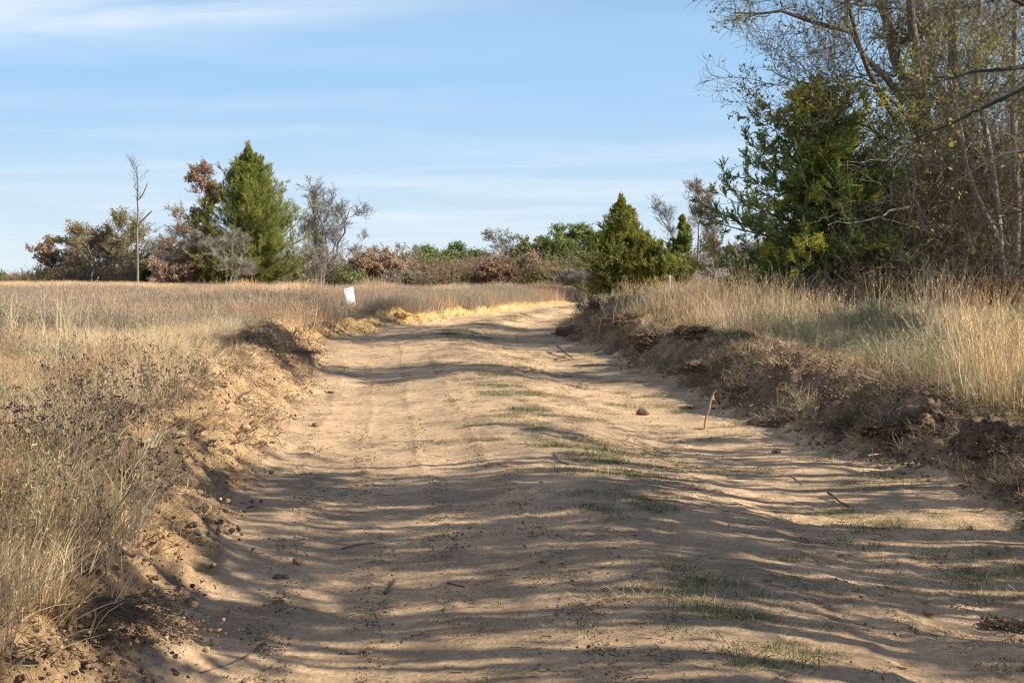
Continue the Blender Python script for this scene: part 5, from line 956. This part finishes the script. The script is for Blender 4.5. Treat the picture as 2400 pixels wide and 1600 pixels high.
plant_at('grey_shrub', 'pale sage shrub left of the tall dark stemmed weed clump', 'shrub', 0, 0, shrub, 85, GS, xyz=on_right(1690, 31), h=(0.4, 0.75), rad=0.8, nleaf=4200, cols=SAGE)
GT = 'tall clumps of dry grass'
def tallc(mb, rng, n=130, h=(0.8, 1.35), rad=0.3, cols=STRAW, w=0.007, lean=0.22): blades(mb, rng, n, h, rad, lean, 0.25, w, cols, 6, 0.7, None, 0.25, 0.2); blades(mb, rng, n, (0.2, 0.5), rad * 1.2, 0.5, 0.7, w, STRAW, 4)
for px, D, lb, kw in [(1745, 24, 'tall dark stemmed weed clump with brown plumes on the right bank', dict(cols=TAN + [(0.18, 0.14, 0.10)], h=(0.8, 1.5), n=170, rad=0.35, lean=0.3)), (1830, 25, 'tall pale straw clump right of the dark stemmed weed clump', dict(h=(0.9, 1.5), n=110, rad=0.25)),
                  (2055, 27, 'slim pair of tall straw stalks in front of the vine thicket', dict(n=26, h=(1.1, 1.5), rad=0.1)), (2190, 22, 'tall golden clump right of the slim straw stalks', dict(cols=GOLD, n=150, h=(0.9, 1.5), rad=.4)), (2270, 18, 'leaning golden clump behind the dirt heap', dict(cols=GOLD, n=110, h=(0.8, 1.25), rad=.4, lean=0.35)),
                  (2345, 15.5, 'broad golden clump near the right frame edge', dict(cols=GOLD, n=240, h=(0.7, 1.25), rad=.45)), (2400, 13.6, 'golden clump cut by the right frame edge above the largest rooty sod', dict(cols=GOLD, n=260, h=(0.6, 1.15), rad=.45)), (1900, 29, 'straw clump below the dark near cedar', dict(cols=TAN, n=90, h=(0.7, 1.2), rad=.5)),
                  (1640, 40, 'bright golden clump by the wooden stake', dict(cols=GOLD, n=260, h=(0.7, 1.2), rad=1.0)), (1700, 44, 'bright golden clump right of the wooden stake', dict(cols=GOLD, n=260, h=(0.8, 1.3), rad=1.0)), (1600, 46, 'golden clump left of the wooden stake', dict(cols=GOLD, n=220, h=(0.6, 1.1), rad=1.0)), (1790, 38, 'brown plumed grass clump in front of the hill', dict(cols=TAN, n=260, h=(0.9, 1.5), rad=.8)), (1960, 30.5, 'brown seeded grass clump under the younger cedar', dict(cols=TAN, n=150, h=(0.7, 1.2), rad=.5)), (2110, 30, 'russet grass clump at the foot of the big oak', dict(cols=RUST, n=150, h=(0.7, 1.2), rad=.6)), (2290, 27, 'russet plumed grass at the foot of the pale straight tree', dict(cols=RUST, n=180, h=(0.8, 1.5), rad=.7))]:
    plant_at('grass_clump', lb, 'grass clump', 0, 0, tallc, int(px), GT, xyz=on_right(px, D), **kw)
for px, D, lb, kw in [(172, 22, 'upright straw coloured bunch standing above the left meadow', dict(cols=STRAW, n=46, h=(0.8, 1.25), rad=.14, lean=.12)), (148, 23, 'thin straw bunch left of the upright bunch in the left meadow', dict(cols=STRAW, n=22, h=(0.8, 1.2), rad=.08, lean=.1)), (20, 21, 'few tall straw stalks at the left frame edge', dict(cols=STRAW, n=18, h=(0.8, 1.2), rad=.3, lean=.15)), (80, 20, 'scattered tall straw stalks near the left frame edge', dict(cols=STRAW, n=16, h=(0.7, 1.1), rad=.3, lean=.2)),
                  (565, 30, 'rusty wispy clump behind the dark root ball', dict(cols=RUST, n=170, h=(0.5, 0.8), rad=.4)), (745, 80, 'golden clump at the foot of the bare trees', dict(cols=GOLD, n=60, h=(1.0, 1.6), rad=.4))]:
    plant_at('grass_clump', lb, 'grass clump', 0, 0, tallc, int(px) + 7, GT, xyz=on_right(px, D), **kw)
GY_ = 'yellow green saplings at the far left of the field'
for px, D, lb, kw in [(38, 70, 'low yellow green sapling in the field nearest the left frame edge', dict(h=(.5, .9), rad=.55)), (92, 84, 'yellow green sapling in the golden grass strip at the far left', dict(h=(.7, 1.3), rad=.8)), (168, 86, 'small yellow green sapling in the golden grass left of the dead snag', dict(h=(.5, .95), rad=.4))]:
    plant_at('sapling', lb, 'sapling', 0, 0, shrub, int(px), GY_, xyz=on_right(px, D), nleaf=1800, cols=((0.42, 0.42, 0.12), (0.32, 0.34, 0.10), (0.52, 0.48, 0.16)), **kw)
GW = 'dark dry weeds of the left bank'
def weedc(mb, rng, n=14, h=(0.4, 0.7), rad=0.3, nleaf=400): forb(mb, rng, n, h, rad, (0.15, 0.115, 0.08), ((0.20, 0.16, 0.10), (0.28, 0.22, 0.13)), nleaf, (0.01, 0.03), 0.35, ((0.10, 0.085, 0.08), (0.15, 0.125, 0.11)), 0.005)
for px, py, lb, kw in [(70,1180,'large dark seeded weed at the left frame edge',dict(n=18,h=(.4,.7),rad=.35)),(190,1230,'dark branching weed in front of the near left grass',dict(n=16,h=(.4,.65),rad=.3)),(135,1340,'brown stemmed weed nearest the lower left corner',dict(n=12,h=(.35,.6),rad=.25)),(345,985,'dark stemmed weed above the split grey branch',dict(n=12,h=(.4,.6),rad=.2)),(400,960,'weed with grey green tips beside the overhanging sod',dict(n=9,h=(.4,.62),rad=.2)),(235,1075,'seeded weed in the middle of the near left meadow',dict(n=12,h=(.35,.6),rad=.25))]:
    plant_at('dry_weed', lb, 'weed', px, py, weedc, px, GW, **kw)
# flattened dry weed lying over the lower left bank
def lying(mb, rng, n=26, L_=0.5, col=(0.12, 0.09, 0.07)):
    k = 7; P = np.zeros((n, k, 3)); P[:, 0, :2] = rng.normal(size=(n, 2)) * 0.07 + [-0.2, 0.05]; P[:, 0, 2] = 0.12; d = norm(np.stack([np.ones(n), rng.normal(size=n) * .25 - .15, 0.18 + rng.normal(size=n) * .15], -1))
    for i in range(1, k): d = norm(d + rng.normal(size=d.shape) * .1 + np.array([0, 0, -0.10])); P[:, i] = P[:, i - 1] + d * (L_ * rng.uniform(.6, 1.1, n) / (k - 1))[:, None]
    P[..., 2] = np.maximum(P[..., 2], 0.005); R = 0.002 * np.ones((n, 1)) * np.linspace(1, .5, k)[None]; V_, F_ = tubes(P, R, 3); mb.add(V_, F_, col)
    P2, R2 = grow(P, R, 7, rng, .35, 1, (30, 70), .09, .5, 4, .25, -.05, .6, .5, .2, .0008); V_, F_ = tubes(P2, R2, 3); mb.add(V_, F_, col); V_, F_ = leaves(np.repeat(P2[:, -1], 4, 0), rng, (.008, .018), .6, .006, .5); mb.add(V_, F_, np.array(col) * 1.4)
plant_at('flattened_weed', 'dark flattened dry weed sprawling over the lower left bank', 'weed', 335, 1500, lying, 9, None)
plant_at('uprooted_brush', 'bare uprooted brush with fine twigs at the bend of the left bank', 'brush', 640, 835, lambda mb, rng: (lying(mb, rng, 40, 1.3, (0.15, 0.115, 0.09)), lying(mb, rng, 30, 1.0, (0.22, 0.17, 0.12)), shrub(mb, rng, (0.3, 0.55), 22, 0.5, 500, ((0.2, .15, .1),), (0.15, 0.115, 0.09))), 10, None)
# single green tufts on the road
GG = 'single green tufts on the near road'
def tuft(mb, rng, n=9, h=(0.04, 0.09), rad=0.03): blades(mb, rng, n, h, rad, 0.6, 0.7, 0.005, [(0.13, 0.20, 0.05), (0.18, 0.24, 0.07), (0.26, 0.30, 0.12)], 5, 0)
for px, py, lb, kw in [(1170,1418,'tallest green tuft in the bottom middle of the road',dict(n=8,h=(.06,.11))),(1057,1420,'flat green tuft left of the tallest one',dict(n=8)),(1147,1468,'green tuft below the tallest one',dict(n=10)),(1222,1458,'thin pale tuft with one arching blade',dict(n=4,h=(.06,.12))),(1172,1255,'green tuft left of the grassy road crown',dict(n=10,h=(.05,.09))),(1215,1405,'small green tuft right of the tallest one',dict(n=6)),(918,1140,'two dry pale stalks on the left wheel track',dict(n=4,h=(.08,.14))),(2330,1583,'bright green tuft in the lower right corner',dict(n=12,h=(.05,.09))),(2050,1060,'light green weed on the right bank foot',dict(n=26,h=(.10,.2),rad=.10)),(2365,860,'green leafy weed in the golden grass at the right frame edge',dict(n=40,h=(.25,.45),rad=.15)),(830,915,'tiny green tuft at the left of the sunlit road',dict(n=14,h=(.05,.1),rad=.06))]:
    plant_at('green_tuft', lb, 'grass tuft', px, py, tuft, px, GG, **kw)
# ------------------------------------------------------------------ ground cover on road and banks
rs = np.random.default_rng(55)
gsrc = mk(lambda mb, rng: blades(mb, rng, 64, (0.03, 0.085), 0.10, 1.2, 0.9, 0.004, LIVE, 4), 4, 31) + mk(lambda mb, rng: blades(mb, rng, 34, (0.04, 0.12), 0.13, 1.8, 0.9, 0.003, STRAW + TAN, 4), 3, 32)
GRC = source_objs('road_grass', gsrc); n_ = 52000
y = 4.5 + 60 * rs.random(n_) ** 1.7; l_, r_ = left_edge(y), right_edge(y); u = rs.random(n_); x = l_ + (r_ - l_) * u; tt = (x - (l_ + r_) / 2) / ((r_ - l_) / 2)
dn = grass_dens(x, y, tt)
k_ = rs.random(n_) < np.clip(dn, 0, 1) * 1.1; x, y = x[k_], y[k_]; n_ = len(x); sc_ = rs.uniform(0.5, 1.1, n_) * np.clip(1 + y * 0.012, 1, 1.5)
scatter('road_grass_cover', np.stack([x, y, terrain(x, y)], -1), np.stack([0 * x, 0 * x, rs.uniform(0, 6.28, n_)], -1), np.stack([sc_, sc_, sc_], -1), np.where(rs.random(n_) < 0.62, rs.integers(0, 4, n_), rs.integers(4, 7, n_)), GRC, 'sparse low green and dry grass creeping over the crown and right side of the road', 'grass')
# litter: bits of bark, twigs, leaf crumbs, pebbles
def crumbs(mb, rng):
    n = 14; p = np.zeros((n, 3)); p[:, :2] = rng.normal(size=(n, 2)) * 0.05; V_, F_ = leaves(p, rng, (0.004, 0.014), 0.5, 0.003, 0); V_[:, 2] = np.abs(V_[:, 2]) + 0.001; mb.add(V_, F_, vary_col([(0.16, 0.11, 0.075), (0.24, 0.16, 0.10), (0.36, 0.23, 0.12)], n, rng, 4, .3))
    k = 4; m = 3; P = np.zeros((m, k, 3)); a = rng.uniform(0, 6.28, m); st = rng.normal(size=(m, 2)) * 0.05
    for i in range(k): P[:, i, :2] = st + np.stack([np.cos(a), np.sin(a)], -1) * i * 0.014 + rng.normal(size=(m, 2)) * .002; P[:, i, 2] = 0.003
    V_, F_ = tubes(P, np.full((m, k), 0.0012), 3); mb.add(V_, F_, (0.12, 0.085, 0.06))
def pebble(mb, rng):
    for q in range(6):
        V_, F_ = lump(int(rng.integers(1000)), .7, .3, 1, .5); s = rng.uniform(.003, .008); c = [(0.40, 0.28, 0.17), (0.28, 0.19, 0.12), (0.50, 0.36, 0.20), (0.18, 0.13, 0.09)][q % 4]; mb.add(V_ * s + np.array([*rng.normal(size=2) * .05, s * .3]), F_, c)
def bits(mb, rng):
    for q in range(3):
        V_, F_ = lump(int(rng.integers(1000)), .7, .4, 2, .5); s = rng.uniform(.008, .022); c = [(0.30, 0.20, 0.12), (0.22, 0.15, 0.095), (0.44, 0.30, 0.17)][q]; mb.add(V_ * s + np.array([*rng.normal(size=2) * .07, s * .3]), F_, c)
LIT = source_objs('litter', mk(crumbs, 4, 41, M_LEAF) + mk(pebble, 3, 42, M_CLOD) + mk(bits, 3, 43, M_CLOD))
n_ = 20000; y = 4.3 + 45 * rs.random(n_) ** 1.6; l_, r_ = left_edge(y) - 1.3, right_edge(y) + 1.8; x = l_ + (r_ - l_) * rs.random(n_)
onb = (x < left_edge(y)) | (x > right_edge(y)); dn = 0.9 * fbm(x * 1.7, y * 1.2, 301, 3) + 0.30 + 0.5 * onb; k_ = rs.random(n_) < np.clip(dn, 0.04, 1); x, y, onb = x[k_], y[k_], onb[k_]; n_ = len(x)
ix = np.where(rs.random(n_) < np.where(onb, .35, .72), rs.integers(0, 4, n_), np.where(onb & (rs.random(n_) < .6), rs.integers(7, 10, n_), rs.integers(4, 7, n_))); sc_ = rs.uniform(.5, 1.3, n_)
scatter('ground_litter', np.stack([x, y, terrain(x, y) + 0.001], -1), np.stack([0 * x, 0 * x, rs.uniform(0, 6.28, n_)], -1), np.stack([sc_] * 3, -1), ix, LIT, 'dark crumbs of bark, leaf litter and pebbles scattered over the dirt', 'litter')
# roots and matted straw on the banks
def rootmat(mb, rng, cols=((0.28, 0.20, 0.125), (0.17, 0.12, 0.085), (0.40, 0.30, 0.185)), n=46):
    k = 5; P = np.zeros((n, k, 3)); P[:, 0, :2] = rng.normal(size=(n, 2)) * .09; P[:, 0, 2] = rng.uniform(0, .04, n); d = norm(np.stack([rng.normal(size=n), rng.normal(size=n), rng.normal(size=n) * .35 + .15], -1)); Ln = rng.uniform(.06, .22, n)
    for i in range(1, k): d = norm(d + rng.normal(size=d.shape) * .3 + np.array([0, 0, -.18])); P[:, i] = P[:, i - 1] + d * (Ln / (k - 1))[:, None]
    V_, F_ = tubes(P, rng.uniform(.0009, .0028, (n, 1)) * np.linspace(1, .4, k)[None], 3); mb.add(V_, F_, np.repeat(np.array(cols)[rng.integers(0, 3, n)], k * 3, 0))
RM = source_objs('root_mat', mk(rootmat, 4, 51, M_LEAF) + mk(lambda mb, rng: blades(mb, rng, 60, (0.05, 0.20), 0.14, 1.5, 1.0, 0.0035, STRAW + TAN, 4), 3, 52) + mk(lambda mb, rng: blades(mb, rng, 60, (0.03, 0.11), 0.13, 1.0, 0.8, 0.0035, LIVE + SAGE, 4), 3, 53))
PX = []
for side, n_ in ((-1, 3200), (1, 9500)):
    y = 4.2 + 40 * rs.random(n_) ** 1.4; s = rs.uniform(0.15, 2.6 if side > 0 else 1.6, n_); x = left_edge(y) - s if side < 0 else right_edge(y) + s
    dn = fbm(x * 2.1, y * 1.6, 401, 3) * 1.2 + (0.35 if side > 0 else 0.0) + 0.55 * sstep(0.6, 1.6, s) ; k_ = rs.random(n_) < np.clip(dn, .03, 1); x, y, s = x[k_], y[k_], s[k_]
    ty = rs.random(len(x)); gr = fbm(x * 1.1, y * .9, 405, 2) + 0.35 * sstep(.8, 1.8, s); top = sstep(.8, 1.5, s)
    ix = np.where(ty < (.45 if side > 0 else .62) - .25 * top, rs.integers(0, 4, len(x)), np.where((gr > 0.22) & (side > 0), rs.integers(7, 10, len(x)), rs.integers(4, 7, len(x)))); PX.append(np.stack([x, y, terrain(x, y) + .005, ix], -1))
P = np.concatenate(PX); n_ = len(P); sc_ = rs.uniform(.6, 1.4, n_)
scatter('bank_root_mat', P[:, :3], np.stack([rs.normal(size=n_) * .3, rs.normal(size=n_) * .3, rs.uniform(0, 6.28, n_)], -1), np.stack([sc_] * 3, -1), P[:, 3].astype(int), RM, 'exposed roots, matted straw and short grass on the dirt banks', 'roots')
def crumbs_src(mb, rng, n=14, lo=.003, hi=.019, rad=.08, cols=((0.29, 0.205, 0.135), (0.23, 0.165, 0.11), (0.38, 0.275, 0.18), (0.17, 0.125, 0.09))):
    for q in range(n):
        V_, F_ = CRL[q % 8]; s = lo + (hi - lo) * rng.random() ** 2.2; p = rng.normal(size=2) * rad; mb.add(V_ * s + np.array([p[0], p[1], s * .35]), F_, np.array(cols[q % 4]) * rng.uniform(.8, 1.2))
CRS = source_objs('soil_crumbs', mk(crumbs_src, 5, 61, M_CLOD) + mk(lambda mb, rng: crumbs_src(mb, rng, 16, .003, .009, .05, ((0.42, 0.30, 0.19), (0.32, 0.23, 0.15), (0.50, 0.37, 0.23), (0.25, 0.18, 0.12))), 4, 62, M_CLOD) + mk(lambda mb, rng: crumbs_src(mb, rng, 14, .003, .017, .10, ((0.66, 0.46, 0.24), (0.56, 0.38, 0.2), (0.72, 0.52, 0.28), (0.5, 0.34, 0.2))), 3, 63, M_CLOD))
PX = []
for side, n_ in ((-1, 5200), (1, 21000)):
    y = 4.2 + 46 * rs.random(n_) ** 1.5; s = rs.uniform(-0.25, 2.0, n_) if side > 0 else rs.uniform(-0.25, 1.4, n_); x = left_edge(y) - s if side < 0 else right_edge(y) + s
    k_ = rs.random(n_) < np.clip(0.35 + 1.5 * fbm(x * 2.3, y * 1.8, 501, 3), .03, 1) * sstep(-.15, .15, s); x, y = x[k_], y[k_]
    ix = rs.integers(0, 5, len(x)); ix = np.where((side < 0) & (rs.random(len(x)) < .35), rs.integers(9, 12, len(x)), ix); ix = np.where((y < 12) & (rs.random(len(x)) < .45), rs.integers(5, 9, len(x)), ix); PX.append(np.stack([x, y, terrain(x, y), ix], -1))
for uc, sd_, wd in ((-0.95, 91, 0.19), (1.08, 92, 0.18), (-2.0, 93, 0.17), (0.62, 94, 0.12)):
    n_ = 1100; y = 4.5 + 32 * rs.random(n_) ** 1.5; c_ = 0.5 * (left_edge(y) + right_edge(y)); x = c_ + uc + 0.14 * fbm(y * 0.13, y * 0 + sd_, sd_, 2) + np.sign(rs.random(n_) - .5) * wd * 1.5 + rs.normal(size=n_) * .03
    k_ = (rs.random(n_) < sstep(0.25, 0.5, vnoise(y * 0.35, y * 0 + 3, sd_)) * np.clip(.5 + 1.5 * fbm(x * 2, y * 3, 77, 2), 0, 1)) & (x > left_edge(y)) & (x < right_edge(y)); x, y = x[k_], y[k_]; PX.append(np.stack([x, y, terrain(x, y), rs.integers(5, 9, len(x))], -1))
P = np.concatenate(PX); n_ = len(P); sc_ = rs.uniform(.6, 1.4, n_)
scatter('soil_crumbs', P[:, :3], np.stack([rs.normal(size=n_) * .2, rs.normal(size=n_) * .2, rs.uniform(0, 6.28, n_)], -1), np.stack([sc_] * 3, -1), P[:, 3].astype(int), CRS, 'loose crumbly soil on the dirt banks and along the tyre marks', 'soil')
# two small birds far off in the sky
def bird(px, py, D, span, label, seed, col):
    c = at_y(px, py, D); xs = np.linspace(-1, 1, 13); mb = MB(); v = []
    for x in xs:
        ch = 0.26 * (1 - abs(x)) ** 0.6 + 0.03; zz = 0.22 * math.sin(abs(x) * 2.2) - 0.02; th = 0.05 * (1 - abs(x)) + 0.008
        v += [(x * span, -ch * .4 * span, zz * span), (x * span, ch * .6 * span, zz * span), (x * span, ch * .1 * span, (zz + th) * span)]
    F = [[i * 3 + a, i * 3 + b, i * 3 + 3 + b, i * 3 + 3 + a] for i in range(12) for a, b in ((0, 1), (1, 2), (2, 0))]
    mb.add(v, F, col); V_, F_ = lump(seed, .8, .05, 2, 0); mb.add(V_ * np.array([.12, .42, .14]) * span, F_, col); mb.add(np.array([[0, .3, 0], [-.12, .62, 0], [.12, .62, 0.0], [0, .5, .05]]) * span, [[0, 1, 2], [0, 3, 1], [0, 2, 3]], col)
    tag(link('bird', mb.mesh('bird', M_LEAF, True), loc=c, rz=0.6), label, 'bird', 'tiny birds in the sky')
bird(251, 375, 120, 0.16, 'tiny reddish bird in the sky left of the dead snag top', 1, (0.30, 0.13, 0.10))
bird(705, 42, 120, 0.10, 'tiny dark bird high in the sky by the white cloud', 2, (0.12, 0.10, 0.12))
